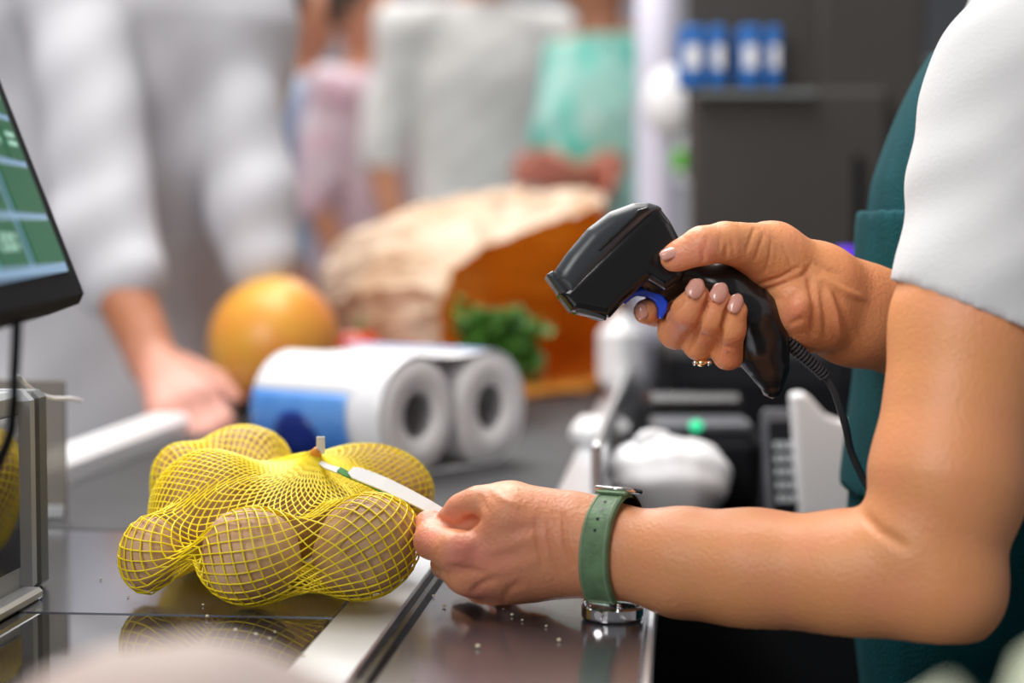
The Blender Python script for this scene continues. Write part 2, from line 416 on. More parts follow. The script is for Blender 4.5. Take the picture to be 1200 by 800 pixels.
# rail left of belt and divider right of belt
rl=LP(85,565,TOPZ); r2=LP(200,512,TOPZ)
u_div0=LP(659,575)[0]; u_div1=LP(718,575)[0]
u_rail=-.492
ub(u_rail+.002,u_div0-.002,g_belt+.004,3.3,TOPZ-.03,TOPZ-.002).build('belt_bed',M['cabinet'],ctr)
ub(u_rail-.055,u_div1+.002,g_belt+.01,3.3,.05,TOPZ-.0305).build('cabinet_body',M['cabinet'],ctr)
ub(u_rail-.042,u_rail,g_belt+.05,3.3,TOPZ-.03,TOPZ+.020,.006).build('side_rail',M['white_plastic'],ctr)
dv=ub(u_div0,u_div1,g_belt+.10,3.25,TOPZ-.03,TOPZ+.012,.003).build('belt_divider',M['steel_light'],ctr)
ub(u_div1-.012,u_div1-.004,g_belt+.12,3.2,TOPZ+.012,TOPZ+.05,.002).build('divider_fin',M['steel_light'],ctr)
p=LP(700,535); 
ub(u_div0-.006,u_div1+.006,p[1]-.03,p[1]+.03,TOPZ+.012,TOPZ+.035,.008).build('divider_bracket',M['white_plastic'],ctr)
p=LP(735,425)
ub(u_div0-.004,u_div1+.006,p[1]-.75,p[1]-.65,TOPZ+.012,TOPZ+.105,.02).build('divider_bracket',M['white_plastic'],ctr)
p=LP(735,470)
ub(u_div0+.004,u_div0+.016,p[1]-.06,p[1]+.06,TOPZ+.0125,TOPZ+.03,.003).build('red_marker',mat('red_sticker',(.5,.04,.04),.5),ctr)
# black conveyor belt is a thing of its own
cb=empty('conveyor_belt',(0,0,0),'dark grey rubber conveyor belt carrying the paper bag, pomelo and kitchen rolls','conveyor belt',rz=-YAW)
ub(u_rail+.003,u_div0-.003,g_belt+.004,3.28,TOPZ-.0018,TOPZ,.0005).build('belt_surface',M['belt'],cb)
# cashier side lower desk
desk=empty('cashier_desk',(0,0,0),'black low cashier desk right of the silver belt divider','desk',rz=-YAW)
ub(u_div1+.014,.95,1.38,2.25,TOPZ-.06,TOPZ-.03,.004).build('desk_top',M['black_matt'],desk)
ub(u_div1+.02,.95,1.42,2.24,.05,TOPZ-.0605).build('desk_body',M['cabinet'],desk)
cd=empty('open_drawer',(0,0,0),'dark drawer with a grey front lip below the cashier\'s forearm','drawer',rz=-YAW)
ub(u_right+.012,.34,.93,1.30,TOPZ-.15,TOPZ-.12,.003).build('drawer_tray',M['cabinet'],cd)
ub(u_right+.012,.34,.905,.928,TOPZ-.15,TOPZ-.07,.004).build('drawer_front',M['grey_side'],cd)
ub(u_right+.013,u_right+.04,.93,1.30,.002,TOPZ-.151).build('side_panel',M['cabinet'],cd)

# ------------------------------------------------------------------ potatoes
POT=[(295,655,.0265,61,57,55,8),(428,646,.0285,64,64,58,35),(177,649,.0255,36,46,40,-10),(246,588,None,61,60,50,-25,1.095),
 (350,592,None,52,48,46,60,1.118),(285,545,None,55,46,50,0,1.19),(440,570,None,68,48,52,-12,1.15),(222,572,None,42,54,44,20,1.15),
 (345,640,None,40,40,40,0,1.14),(390,612,None,38,40,38,0,1.19),(235,632,None,38,34,38,0,1.145)]
pots=[]
rng=np.random.RandomState(3)
plabels=['potato at the front centre of the yellow net, nearest the viewer','large potato at the front right of the yellow net beside the pinching fingers',
'small potato at the far left bottom of the yellow net','rounded potato in the upper left of the net above the front centre one','potato in the middle of the net just below the knot',
'potato at the top back of the yellow net, highest in the pile','long potato at the back right of the net behind the white tag','potato at the back left edge of the net above the small one',
'potato buried low in the middle of the net between front two','potato buried at the rear of the net below the knot','potato wedged low at the left behind the front centre one']
for i,q in enumerate(POT):
    px,py,z,rx,ry,rd,ang=q[:7]
    if z is not None: d=dz(py,TOPZ+z)
    else: d=q[7]
    c=W(px,py,d); k=s_(d); r=np.array([rx,rd,ry])*k
    if z is not None: c[2]=max(c[2],TOPZ+r[2]+.0015)
    c[2]=max(c[2],TOPZ+min(r)+.003)
    a=math.radians(ang); A=np.array([[math.cos(a),0,math.sin(a)],[0,1,0],[-math.sin(a),0,math.cos(a)]])
    if ang in(35,60): r=np.array([rx*1.06,rd,ry*.92])*k
    ph=rng.rand(6)*6
    def fn(v,ph=ph,A=A,r=r):
        n=v/np.linalg.norm(v); f=1+.03*math.sin(3*n[0]+ph[0])+.025*math.sin(4*n[2]+ph[1]+2*n[1])+.012*math.sin(9*n[0]+5*n[2]+ph[2])
        for (e,w) in ((np.array([.5,-.7,.5]),.2),(np.array([-.6,-.7,.1]),.18),(np.array([.1,-.9,-.3]),.16)):
            dd=((n-e/np.linalg.norm(e))**2).sum(); f-=.035*math.exp(-dd/(w*w)*2)
        return A.T@(v*f)
    o=MB().sphere((0,0,0),r*.965,36,26,fn).build('potato',M['potato'],None,True); o.location=c
    tag(o,plabels[i],'potato','potatoes in the yellow net bag')
    pots.append((c,r,A))
# ------------------------------------------------------------------ yellow net around them
KN=W(367,536,1.095)
cen=np.mean([p[0] for p in pots],axis=0); cen[2]=TOPZ+.030
def pot_sdf(P,k=.026,cone=True):
    f=np.full(len(P),BIG)
    for c,r,A in pots:
        Q=(P-c)@A.T; k0=np.sqrt(((Q/r)**2).sum(1)); k1=np.sqrt(((Q/r**2)**2).sum(1))+1e-9; D=k0*(k0-1)/k1
        f=SDF.smin(f,D,k) if k else np.minimum(f,D)
    if cone:
        a=KN-np.array([0,-.006,.030]); b=KN; d=b-a; t=np.clip(((P-a)@d)/(d@d),0,1)
        D=np.linalg.norm(P-a-t[:,None]*d,axis=1)-(.020*(1-t)**1.5+.0022)
        f=SDF.smin(f,D,.024)
    return f-.0010
ax=KN-cen; ax/=np.linalg.norm(ax); e1=np.cross(ax,[0,1,0]); e1/=np.linalg.norm(e1); e2=np.cross(ax,e1)
NR,NC,NF=70,80,220
THF=math.pi*(.006+.988*np.arange(NF+1)/NF)
G=np.zeros((NF+1,2*NC,3))
for j in range(2*NC):
    ph=math.pi*j/NC
    G[:,j]=np.cos(THF)[:,None]*ax+np.sin(THF)[:,None]*(math.cos(ph)*e1+math.sin(ph)*e2)
D=G.reshape(-1,3); T=np.full(len(D),.20)
for _ in range(70): T-=np.clip(pot_sdf(cen+D*T[:,None])*.55,-.004,.02); T=np.maximum(T,.004)
ii=np.arange(700)+.5; zz=1-2*ii/700; aa=math.pi*(1+5**.5)*ii; NH=np.stack([np.sqrt(1-zz*zz)*np.cos(aa),np.sqrt(1-zz*zz)*np.sin(aa),zz],1)
HS=np.max([NH@(c-cen)+np.linalg.norm((NH@A.T)*r,axis=1) for c,r,A in pots]+[NH@(KN-cen)],axis=0)
ND=D@NH.T; TH=np.min(np.where(ND>.05,HS/np.maximum(ND,.05),9),axis=1)
T=T+np.maximum(TH-T,0)*.42
G=(cen+D*T[:,None]).reshape(NF+1,2*NC,3); G[:,:,2]=np.maximum(G[:,:,2],TOPZ+.0014)
# equal steps along every strand line, finer near the knot
NP=np.zeros((NR+1,NC,3))
tq=np.linspace(0,1,NR+1); tq=1.10*tq-.10*tq**2
for j in range(2*NC):
    L_=np.concatenate([[0],np.cumsum(np.linalg.norm(np.diff(G[:,j],axis=0),axis=1))]); L_/=L_[-1]
    for i in range(j%2,NR+1,2):
        t=min(1,max(0,tq[i]+.0022*(rng.rand()-.5))); NP[i,j//2]=[np.interp(t,L_,G[:,j,k]) for k in range(3)]
def pushout(P,m=.0007):
    for _ in range(3):
        e=.0005; f=pot_sdf(P,.010)+.001; g=np.stack([(pot_sdf(P+np.eye(3)[k]*e,.010)+.001-f)/e for k in range(3)],1); g/=np.linalg.norm(g,axis=1)[:,None]+1e-9
        P=P+g*np.maximum(m-f,0)[:,None]; P[:,2]=np.maximum(P[:,2],TOPZ+.0012)
    return P
for _ in range(2):
    A_=NP.copy()
    for i in range(1,NR):
        o=(0,1) if i%2 else (-1,0)
        A_[i]=(NP[i-1]+NP[i+1]+np.roll(NP[i-1],-o[0] if o[0] else -o[1],0)+np.roll(NP[i+1],-o[0] if o[0] else -o[1],0))/4
    NP=NP+(A_-NP)*.45
    NP=pushout(NP.reshape(-1,3)).reshape(NR+1,NC,3)
NP=NP.reshape(-1,3)
nb=empty('net_bag',(cen[0],cen[1],TOPZ),'yellow mesh net bag of potatoes lying on the steel checkout plate','net bag')
def strands(edges,r,n=4):
    E=np.array(edges); A_=NP[E[:,0]]; B_=NP[E[:,1]]; t=B_-A_; t/=np.linalg.norm(t,axis=1)[:,None]+1e-9
    nrm=(A_+B_)/2-cen; nrm/=np.linalg.norm(nrm,axis=1)[:,None]; sd=np.cross(t,nrm); sd/=np.linalg.norm(sd,axis=1)[:,None]+1e-9
    nr=np.cross(sd,t)
    rr=r*(.85+.3*rng.rand(len(E)))[:,None]; V=[]
    for P_ in(A_,B_):
        for k in range(n):
            a=2*math.pi*(k+.5)/n; V.append(P_+(math.cos(a)*nr+math.sin(a)*sd)*rr)
    V=np.stack(V,1).reshape(-1,3); m=len(E); F=[]
    for k in range(n): F.append(np.stack([np.arange(m)*2*n+i for i in(k,(k+1)%n,n+(k+1)%n,n+k)],1))
    return V,np.concatenate(F)
ed=[]
for i in range(NR):
    for j in range(NC):
        a=i*NC+j; 
        if i%2==0: ed+=[(a,(i+1)*NC+j),(a,(i+1)*NC+(j-1)%NC)]
        else: ed+=[(a,(i+1)*NC+j),(a,(i+1)*NC+(j+1)%NC)]
V,F=strands(ed,.00051)
NB=Matrix.Translation(Vector((cen[0],cen[1],TOPZ)))
def sub(V): return np.asarray(V)-np.array([cen[0],cen[1],TOPZ])
nt_=mk('netting',sub(V),F,M['net'],nb); tag(nt_,kind='stuff')
kn=MB().tube([KN-ax*.006,KN-ax*.001,KN+ax*.003,KN+ax*.007],[.003,.0032,.0036,.0024],12); mk('knot_clip',sub(kn.V),kn.F,M['orange_clip'],nb,True)
kt=MB().box(KN+ax*.010+np.array([-.0008,0,0]),(.005,.0012,.010),.0004); mk('tag_stub',sub(kt.V),kt.F,M['paper_tag'],nb)
# white tag pulled out to the fingers
def ribbon(pts,ws,t=.0006,side=None):
    P=[W(*p) for p in pts]; mb=MB(); V=[];F=[]
    for i,p in enumerate(P):
        tg=P[min(i+1,len(P)-1)]-P[max(i-1,0)]; tg/=np.linalg.norm(tg)
        sd=np.cross(tg,FW*.75-UP*.65); sd/=np.linalg.norm(sd); n=np.cross(sd,tg)
        w=ws[i]*s_(pts[i][2])/2
        for a,b in((1,1),(-1,1),(-1,-1),(1,-1)): V.append(p+sd*w*a+n*t*b)
    for i in range(len(P)-1):
        for k in range(4): F.append((4*i+k,4*i+(k+1)%4,4*i+4+(k+1)%4,4*i+4+k))
    F+= [(3,2,1,0),tuple(4*(len(P)-1)+k for k in range(4))]
    return V,F
V,F=ribbon([(373,541,1.092),(384,547,1.083),(396,551,1.077),(403,553,1.074)],[5,7,8,8]); tg=mk('tag',sub(V),F,M['paper_tag'],nb); tg['label']='white strip tag pulled towards the fingers'
V,F=ribbon([(397,550,1.073),(404,554,1.071),(412,559,1.069),(432,568,1.0665),(460,583,1.063)],[7,8,5,3,2]); 
mk('tag_print',sub(V),F,M['green_ink'],nb)
V,F=ribbon([(411,551,1.071),(417,554,1.069),(430,559,1.066),(450,567,1.061),(475,579,1.055),(500,592,1.049),(522,605,1.044)],[10,17,18,18,17,16,15]); mk('tag',sub(V),F,M['paper_tag'],nb)

# ================================================================== CASHIER
cash=empty('person',(.30,1.17,0),'cashier in a white T-shirt and dark teal apron scanning a net of potatoes','person')
CL=np.array([.30,1.17,0.])
# ---- near (left) arm: pinches the tag
lo=W(480,90,1.10); hi=W(1265,790,.84)
la=SDF(np.minimum(lo,hi)-[.0,.03,.0],np.maximum(lo,hi)+[.02,.0,.01],.0013)
la.add(chain([(532,645,.992,24),(506,634,1.016,20),(503,615,1.030,16),(509,611,1.038,12.5)]),.004)           # index
la.add(chain([(545,672,1.000,24),(524,660,1.035,18),(530,640,1.055,16),(548,625,1.06,14)]),.004,.0012)     # middle
la.add(chain([(572,697,1.018,21),(547,684,1.050,17),(555,655,1.070,15),(575,640,1.068,14)]),.004,.0012)    # ring
la.add(chain([(602,701,1.032,18),(586,692,1.062,15),(590,668,1.075,14),(606,655,1.072,13)]),.004,.0012)    # little
palm=[CP((690,636,1.0,46),(600,612,.999,42)),CP((675,640,1.0,48),(545,650,.998,27)),CP((680,645,1.0,46),(560,674,1.003,25)),
      CP((682,644,1.004,42),(583,688,1.015,24)),CP((685,645,1.01,36),(608,692,1.03,21)),
      CP((655,612,1.004,32),(592,597,1.012,29))]
arm=[CP((690,637,1.0,47),(725,647,.992,48)),CP((725,647,.992,48),(800,659,.978,60)),CP((800,659,.978,60),(880,668,.964,67)),CP((880,668,.964,67),(1000,674,.945,72)),
     CP((1000,674,.945,72),(1098,684,.93,71)),CP((1098,684,.93,68),(1112,560,.935,88)),CP((1112,560,.935,88),(1140,380,.95,92)),CP((1140,380,.95,90),(1185,190,.975,78)),
     CP((1112,690,.93,60),(1070,640,.93,62))]
la.add(palm+arm,.012,.006)
la.add(chain([(600,592,1.012,28),(562,594,1.006,22.5),(543,600,1.012,20),(528,605,1.022,14.5)]),.006,.004)       # thumb
Vl,Fl=la.mesh(); Vl=relax(Vl,Fl,2)
Vl=sculpt(Vl,Fl,[([(627,606),(631,640),(637,664)],2.6,1.5),([(660,602),(663,636),(673,664)],2.6,1.5),([(642,610),(644,632),(650,655),(660,676)],2.4,1.2),([(633,598),(636,625)],2.2,.5),
 ([(650,596),(653,618)],2.2,.5),([(617,592),(620,625)],2.2,.4),([(668,612),(671,640)],2.2,.5),([(654,655),(664,672)],2,.6),([(610,586),(611,606)],2,.3),
 ([(535,594),(534,604)],2,.6),([(516,606),(526,614),(538,620),(550,618)],3,1.6),([(543,613),(557,607)],5.5,6.0),([(525,664),(545,668),(566,672)],5,1.8),([(553,694),(566,684),(580,678)],5,1.3),([(590,702),(598,690),(612,682)],5,1.0),
 ([(560,648),(595,640),(625,630)],6,-.7),([(570,672),(610,662),(640,652)],6,-.6),([(548,640),(560,628)],8,-1.0),([(585,625),(605,620),(630,616)],7,.7),([(580,655),(610,648)],6,.6),
 ([(509,652),(516,640),(518,630)],3,.5),([(562,580),(572,600)],3,.5),([(575,573),(590,585),(610,592)],4,-.6),
 ([(1012,602),(1030,622),(1060,640)],7,2.0)],.85,1.06)

fl_pts=[W(512,604,1.03),W(535,600,1.01),W(500,630,1.0),W(524,605,1.03),W(545,650,.98),W(560,690,1.0),W(590,700,1.02)]
fl_l=np.clip(flush_of(Vl,fl_pts,.012)*.85+flush_of(Vl,[W(600,640,.98)],.05)*.35,0,1)
# ---- far (right) hand: holds the barcode scanner
lo=W(725,250,1.13); hi=W(1120,470,.97)
ra=SDF(np.minimum(lo,hi)-[.01,.02,.01],np.maximum(lo,hi)+[.01,.02,.01],.0012)
ra.add(chain([(858,302,1.082,24),(795,350,1.082,20),(768,364,1.064,17),(757,365,1.042,15)]),.004)           # index
ra.add(chain([(872,325,1.088,24),(795,372,1.078,21),(792,388,1.048,20),(806,364,1.022,18),(817,347,1.017,15)]),.004,.0009)
ra.add(chain([(888,348,1.088,23),(822,398,1.078,19),(820,402,1.044,19),(834,372,1.022,17.5),(844,352,1.017,14)]),.004,.0009)
ra.add(chain([(902,375,1.084,20),(872,412,1.075,17),(853,415,1.040,17),(857,385,1.024,16),(864,364,1.019,12.5)]),.004,.0009)
ra.add([CP((1120,395,1.13,66),(1000,367,1.085,57)),CP((1000,367,1.085,57),(955,342,1.065,53)),CP((955,340,1.07,48),(880,320,1.086,32)),
        CP((955,355,1.07,46),(900,355,1.088,30)),CP((950,362,1.06,38),(932,376,1.055,28)),CP((958,335,1.06,42),(905,300,1.045,36)),
        CP((905,300,1.045,35),(868,287,1.025,25)),CP((955,372,1.06,34),(935,360,1.04,28))],.012,.006)
ra.add(chain([(880,290,1.030,27),(850,284,1.018,22),(822,288,1.012,20.5),(797,299,1.014,15.5),(788,303,1.015,14)]),.006,.004)
Vr,Fr=ra.mesh(); Vr=relax(Vr,Fr,2)
Vr=sculpt(Vr,Fr,[([(832,346),(822,372),(808,412)],2.4,2.86),([(855,355),(846,385),(838,424)],2.4,2.86),([(800,352),(782,368),(774,384)],2.6,2.40),
 ([(896,341),(918,333),(941,323),(950,312)],2.6,2.20),([(890,333),(915,325),(936,313)],2.2,1.65),([(884,268),(880,280),(875,294)],2.2,1.20),([(895,275),(890,290),(884,306)],2,0.90),
 ([(905,280),(902,300),(896,320)],2,0.75),([(918,290),(925,302),(928,316)],2,0.75),([(823,290),(825,306)],2.4,1.95),([(829,276),(828,290)],2,0.75),([(852,286),(851,302)],2.4,1.35),([(858,280),(860,300)],2,0.90),([(845,276),(843,292)],2,0.60),
 ([(948,316),(951,335),(955,361),(953,390)],5,2.42),([(936,357)],13,-3.60),([(964,326),(990,341),(1012,350)],4,-1.80),([(970,341),(979,366),(984,395)],4,-1.80),([(962,335),(967,365),(968,395)],4,1.35),
 ([(945,302),(965,315),(985,322)],3,0.90),([(980,345),(992,375),(998,400)],4,1.35),([(925,380),(940,372)],3,0.90),([(905,350),(918,350),(930,340)],3,0.90),
 ([(822,392),(832,398)],2.4,0.90),([(848,405),(860,409)],2.2,0.75),([(812,352),(824,356)],2,0.45)],.95,1.16)

fl_r=np.clip(flush_of(Vr,[W(790,303,1.0),W(755,365,1.02),W(818,345,1.0),W(845,350,1.0),W(864,360,1.0),W(793,395,1.02),W(820,412,1.02),W(855,425,1.02),W(825,300,1.0),W(925,372,1.02)],.011)*.75,0,1)
# ---- torso, head, legs (seated)
tz=lambda py,d: W(0,py,d)[2]
TX=W(1242,300,1.17)[0]; TY=W(1236,300,1.17)[1]
PEL=np.array([TX-.0,TY,.66]); WST=np.array([TX-.012,TY,.86]); CHE=np.array([TX-.002,TY,1.04]); SHO=np.array([TX+.02,TY,1.16])
tb=SDF((TX-.62,TY-.30,.0),(TX+.25,TY+.30,1.56),.006)
fx=((1,0,0),1.5)
TOR=lambda o: [C(PEL,WST,.150+o,.150+o,fx),C(WST,CHE,.150+o,.150+o,fx),C(CHE,SHO,.150+o,.105+o,fx)]
shn=W(1190,175,.985); shf=np.array([TX+.0,TY+.17,1.15])
NEC=np.array([TX+.015,TY,1.22]); HED=np.array([TX-.02,TY,1.40])
tb.add(TOR(0)+[C(SHO+[0,-.12,0],SHO+[0,.12,0],.055,.055),C(NEC,HED-[0,0,.05],.055,.05),
       ('e',HED+[0.01,0,.02],(.095,.075,.11),None),C(HED+[-.055,0,-.06],HED+[-.03,0,-.07],.035,.045),
       C(shn,shn+[.02,.06,-.03],.045,.05),C(shf,shf+[-.0,.05,-.20],.048,.042),C(shf+[0,.05,-.20],W(1120,395,1.13),.040,.030)],.03)
tb.add([C(HED+[-.088,0,.01],HED+[-.108,0,-.025],.009,.013),C(HED+[-.088,-.018,-.055],HED+[-.088,.018,-.055],.007,.007),
        C(HED+[.0,-.075,.01],HED+[.005,-.078,-.02],.014,.009),C(HED+[.0,.075,.01],HED+[.005,.078,-.02],.014,.009)],.008)
tb.dent(HED+[-.092,-.03,.012],HED+[-.092,-.026,.012],.012,.006); tb.dent(HED+[-.092,.03,.012],HED+[-.092,.026,.012],.012,.006)
for sgn in(-1,1):
    tb.add([C(PEL+[0,sgn*.09,-.04],PEL+[-.16,sgn*.11,-.16],.085,.060),C(PEL+[-.16,sgn*.11,-.16],PEL+[-.08,sgn*.11,-.50],.058,.038),
            C(PEL+[-.06,sgn*.11,-.60],PEL+[-.20,sgn*.12,-.615],.040,.030),C(PEL+[-.08,sgn*.11,-.48],PEL+[-.07,sgn*.11,-.58],.038,.036)],.02)
Vt,Ft=tb.mesh(); Vt=relax(Vt,Ft,2)
VB=np.concatenate([Vl,Vr,Vt]); FB=np.concatenate([Fl,Fr+len(Vl),Ft+len(Vl)+len(Vr)])
mk('body',VB-CL,FB,M['skin'],cash,True,np.concatenate([fl_l,fl_r,np.zeros(len(Vt))]))
# eyes and hair (above the frame)
for sgn in(-1,1):
    e=MB().sphere(HED+[-.078,sgn*.03,.012],.012); mk('eye',np.array(e.V)-CL,e.F,M['tee'],cash,True)
hs=SDF(HED-[.13,.12,.2],HED+[.16,.12,.16],.005); hs.add([('e',HED+[.022,0,.03],(.100,.085,.115),None),('e',HED+[.10,0,.03],(.045,.05,.05),None)],.02)
X=hs.co((slice(0,hs.n[0]),slice(0,hs.n[1]),slice(0,hs.n[2]))); hs.f=np.maximum(hs.f,-(X[0]-(HED[0]-.045)+(X[2]-HED[2]-.06)*.6+0*X[1])).astype(np.float32)
V,F=hs.mesh(); mk('hair',V-CL,F,M['hair'],cash,True)
# legs clothing
tr=SDF((TX-.62,TY-.30,.0),(TX+.25,TY+.30,.9),.007)
for sgn in(-1,1):
    tr.add([C(PEL+[0,sgn*.09,-.04],PEL+[-.16,sgn*.11,-.16],.095,.070),C(PEL+[-.16,sgn*.11,-.16],PEL+[-.075,sgn*.11,-.54],.068,.050)],.02)
tr.add([C(PEL,PEL+[0,0,.10],.158,.156,fx)],.03)
V,F=tr.mesh(); mk('trousers',V-CL,F,M['cabinet'],cash,True)
for sgn in(-1,1):
    q=SDF(PEL+[-.32,sgn*.12-.07,-.66],PEL+[.05,sgn*.12+.07,-.52],.005); q.add([C(PEL+[-.06,sgn*.11,-.605],PEL+[-.21,sgn*.12,-.615],.046,.038)],.02)
    q.f=np.maximum(q.f,(.004-q.co((slice(0,q.n[0]),slice(0,q.n[1]),slice(0,q.n[2])))[2])+0*q.f).astype(np.float32)
    V,F=q.mesh(); mk('shoe',V-CL,F,M['black_matt'],cash,True)
# ---- T-shirt: torso plus near sleeve, cut at a hem
ts=SDF((TX-.24,TY-.34,.64),(TX+.26,TY+.32,1.26),.0035)
ts.add(TOR(.007)+[C(SHO+[0,-.12,0],SHO+[0,.12,0],.065,.065)],.03)
e0,e1_,e2_=W(1165,175,.975),W(1141,380,.95),W(1148,330,.955)
sl=SDF((W(1030,60,.9)[0],TY-.34,W(0,420,.9)[2]),(TX+.14,TY-.02,1.25),.003)
sl.add([C(W(1213,80,.985),W(1185,200,.975),105*s_(.985),108*s_(.975)),C(W(1185,200,.975),W(1160,345,.955),108*s_(.975),106*s_(.955)),C(W(1160,345,.955),W(1155,440,.95),106*s_(.955),108*s_(.95)),
        C(W(1205,120,.985),SHO+[0,-.08,-.01],.050,.06)],.02)
X=sl.co((slice(0,sl.n[0]),slice(0,sl.n[1]),slice(0,sl.n[2])))
hp=W(1055,328,.93); hq=W(1195,385,.93); hn=np.cross(hq-hp,np.array([0,1,.0])); hn/=np.linalg.norm(hn); hn=-hn if hn[2]>0 else hn
hemd=(X[0]-hp[0])*hn[0]+(X[1]-hp[1])*hn[1]+(X[2]-hp[2])*hn[2]
fold=.0009*np.sin(X[2]*70+X[0]*50+X[1]*40)+.0004*np.sin(X[2]*190-X[0]*120)
sl.f=np.maximum(sl.f+fold,hemd).astype(np.float32)
V,F=ts.mesh(); V2,F2=sl.mesh()
mk('t_shirt',np.concatenate([relax(V,F,2),V2])-CL,np.concatenate([F,F2+len(V)]),M['tee'],cash,True)
# hem stitch
# ---- apron shell over the front
def shell(o1,o2,cut,h=.0035,lo=(TX-.30,TY-.25,.62),hi=(TX+.2,TY+.25,1.22)):
    a=SDF(lo,hi,h); a.add(TOR(o2),.03); b=SDF(lo,hi,h); b.add(TOR(o1),.03)
    X=a.co((slice(0,a.n[0]),slice(0,a.n[1]),slice(0,a.n[2])))
    a.f=np.maximum(np.maximum(a.f,-b.f),cut(X)).astype(np.float32); return a.mesh()
ztop=1.165
V,F=shell(.006,.014,lambda X: np.maximum(X[0]-(TX+.035)+.0*X[1],np.maximum(X[2]-ztop+.0*X[0],np.abs(X[1]-TY)-.150-np.maximum(0,(1.0-X[2]))*.2)))
mk('apron',relax(V,F,1)-CL,F,M['teal'],cash,True)
V,F=shell(.014,.0235,lambda X: np.maximum(X[0]-(TX-.02)+0*X[1],np.maximum(X[2]-tz(246,1.17)+0*X[0],np.maximum(tz(580,1.17)-X[2],np.abs(X[1]-TY)-.12))))
mk('apron_pocket',relax(V,F,1)-CL,F,M['teal'],cash,True)
# ---- nails
def nail(px,py,d,ang,w,l,tilt=(0,0)):
    c=W(px,py,d); a=math.radians(ang); t=math.cos(a)*RT+math.sin(a)*UP; n=-FW+RT*tilt[0]+UP*tilt[1]; n/=np.linalg.norm(n)
    t=t-n*np.dot(t,n); t/=np.linalg.norm(t); b=np.cross(n,t); k=s_(d); w=w*k/2; l=l*k/2
    NU,NV=9,9; G=[]
    for i in range(NU):
        u=-1+2*i/(NU-1); row=[]
        for j in range(NV):
            v=-1+2*j/(NV-1); uu=u*l; ww=w*(1-.28*max(0,abs(u)-.45)**2*6)
            row.append(c+n*-.0006+t*uu*(1-.12*v*v)+b*ww*v-n*((v*v)*w*.55+(u*u)*l*.12))
        G.append(row)
    mb=MB().grid(G); o=mk('nail',np.array(mb.V)-CL,mb.F,M['nail'],cash,True); solid(o,.0007,1); return o
nail(816,337,1.0085,58,19,25,(.1,.25)); nail(844,342,1.0090,60,18,25,(.12,.25)); nail(863,355,1.0115,66,15,24,(.12,.2))
nail(785,294,1.0065,18,14,25,(-.15,.55)); nail(751,364,1.0345,100,14,19,(-.25,.1))
# ---- stool
st=empty('stool',(TX+.06,TY,0),'black cashier stool under the cashier','stool')
MB().box((0,0,.46),(.30,.34,.05),.02).build('seat',M['black_matt'],st)
MB().tube([(0,0,.05),(0,0,.435)],.03).build('post',M['chrome'],st)
MB().tube([(0,0,.002),(0,0,.02),(0,0,.05)],[.17,.16,.04],24).build('base',M['black_matt'],st)

# ------------------------------------------------------------------ wrist watch
aw=W(800,659,.978)-W(690,637,1.0); aw/=np.linalg.norm(aw)
WC=W(719,645,.993)
tilt=aw+UP*.10; tilt/=np.linalg.norm(tilt)
wu=UP-tilt*np.dot(UP,tilt); wu/=np.linalg.norm(wu); wf=np.cross(tilt,wu); wf=-wf if np.dot(wf,FW)>0 else wf   # towards the camera
ww=empty('wrist_watch',tuple(WC),'wrist watch on a sage green leather strap on the near wrist','watch')
rv,rd=.0236,.0236
RS=[]
for q in range(72):
    a=2*math.pi*q/72; dr=math.cos(a)*wu+math.sin(a)*wf; best=.02
    for w in(-.007,0,.007):
        for r_ in np.arange(.014,.036,.0005):
            ii=np.round((WC+dr*r_+tilt*w-la.lo)/la.h).astype(int)
            if (ii>=0).all() and (ii<la.n).all() and la.f[tuple(ii)]>0: best=max(best,r_); break
    RS.append(best)
RS=np.array(RS)
for _ in range(6): RS=(np.roll(RS,1)+np.roll(RS,-1)+2*RS)/4
RS+=.0006
print('WATCH',RS.min(),RS.max())
def ringp(a,off=0,w=0): # a=0 top, 90 = camera side, 180 = bottom
    x=(a/(2*math.pi)*72)%72; i=int(x); r_=RS[i%72]*(1-(x-i))+RS[(i+1)%72]*(x-i)
    return (math.cos(a)*wu+math.sin(a)*wf)*(r_+off)+tilt*w
def band(a0,a1,off,wid,th,n=40):
    V=[];F=[]
    for i in range(n+1):
        a=math.radians(a0+(a1-a0)*i/n); 
        wd=wid(i/n) if callable(wid) else wid
        prof=[(-wd/2,0),(-wd/2+.0008,th),(wd/2-.0008,th),(wd/2,0)]
        for w,o in prof: V.append(ringp(a,off+o,w))
    for i in range(n):
        for k in range(4): F.append((4*i+k,4*i+(k+1)%4,4*i+4+(k+1)%4,4*i+4+k))
    F+=[(3,2,1,0),tuple(4*n+k for k in range(4))]
    return V,F
V,F=band(-12,150,.0005,lambda t:.0150+.0022*t,.0022); s1=mk('strap',V,F,M['strap_green'],ww,False)
V,F=band(-150,-6,.0005,.0150,.0022); s2=mk('strap',V,F,M['black_matt'],ww); s2['label']='dark lining side of the strap behind the wrist'
for sd in(-1,1):
    P=[ringp(math.radians(a),.0029,sd*(.0056+.0011*(a+5)/150)) for a in range(0,148,4)]
    MB().tube(P,.00028,6).build('stitching',M['strap_edge'],ww)
P=[ringp(math.radians(145),.0028,w) for w in(-.0065,.0065)]; MB().tube(P,.00028,6).build('stitching',M['strap_edge'],ww)
for a in(28,40,52,64):
    q=ringp(math.radians(a),.0027); MB().tube([q,q+(q/np.linalg.norm(q))*.0002],.0009,10).build('strap_hole',M['groove'],ww)
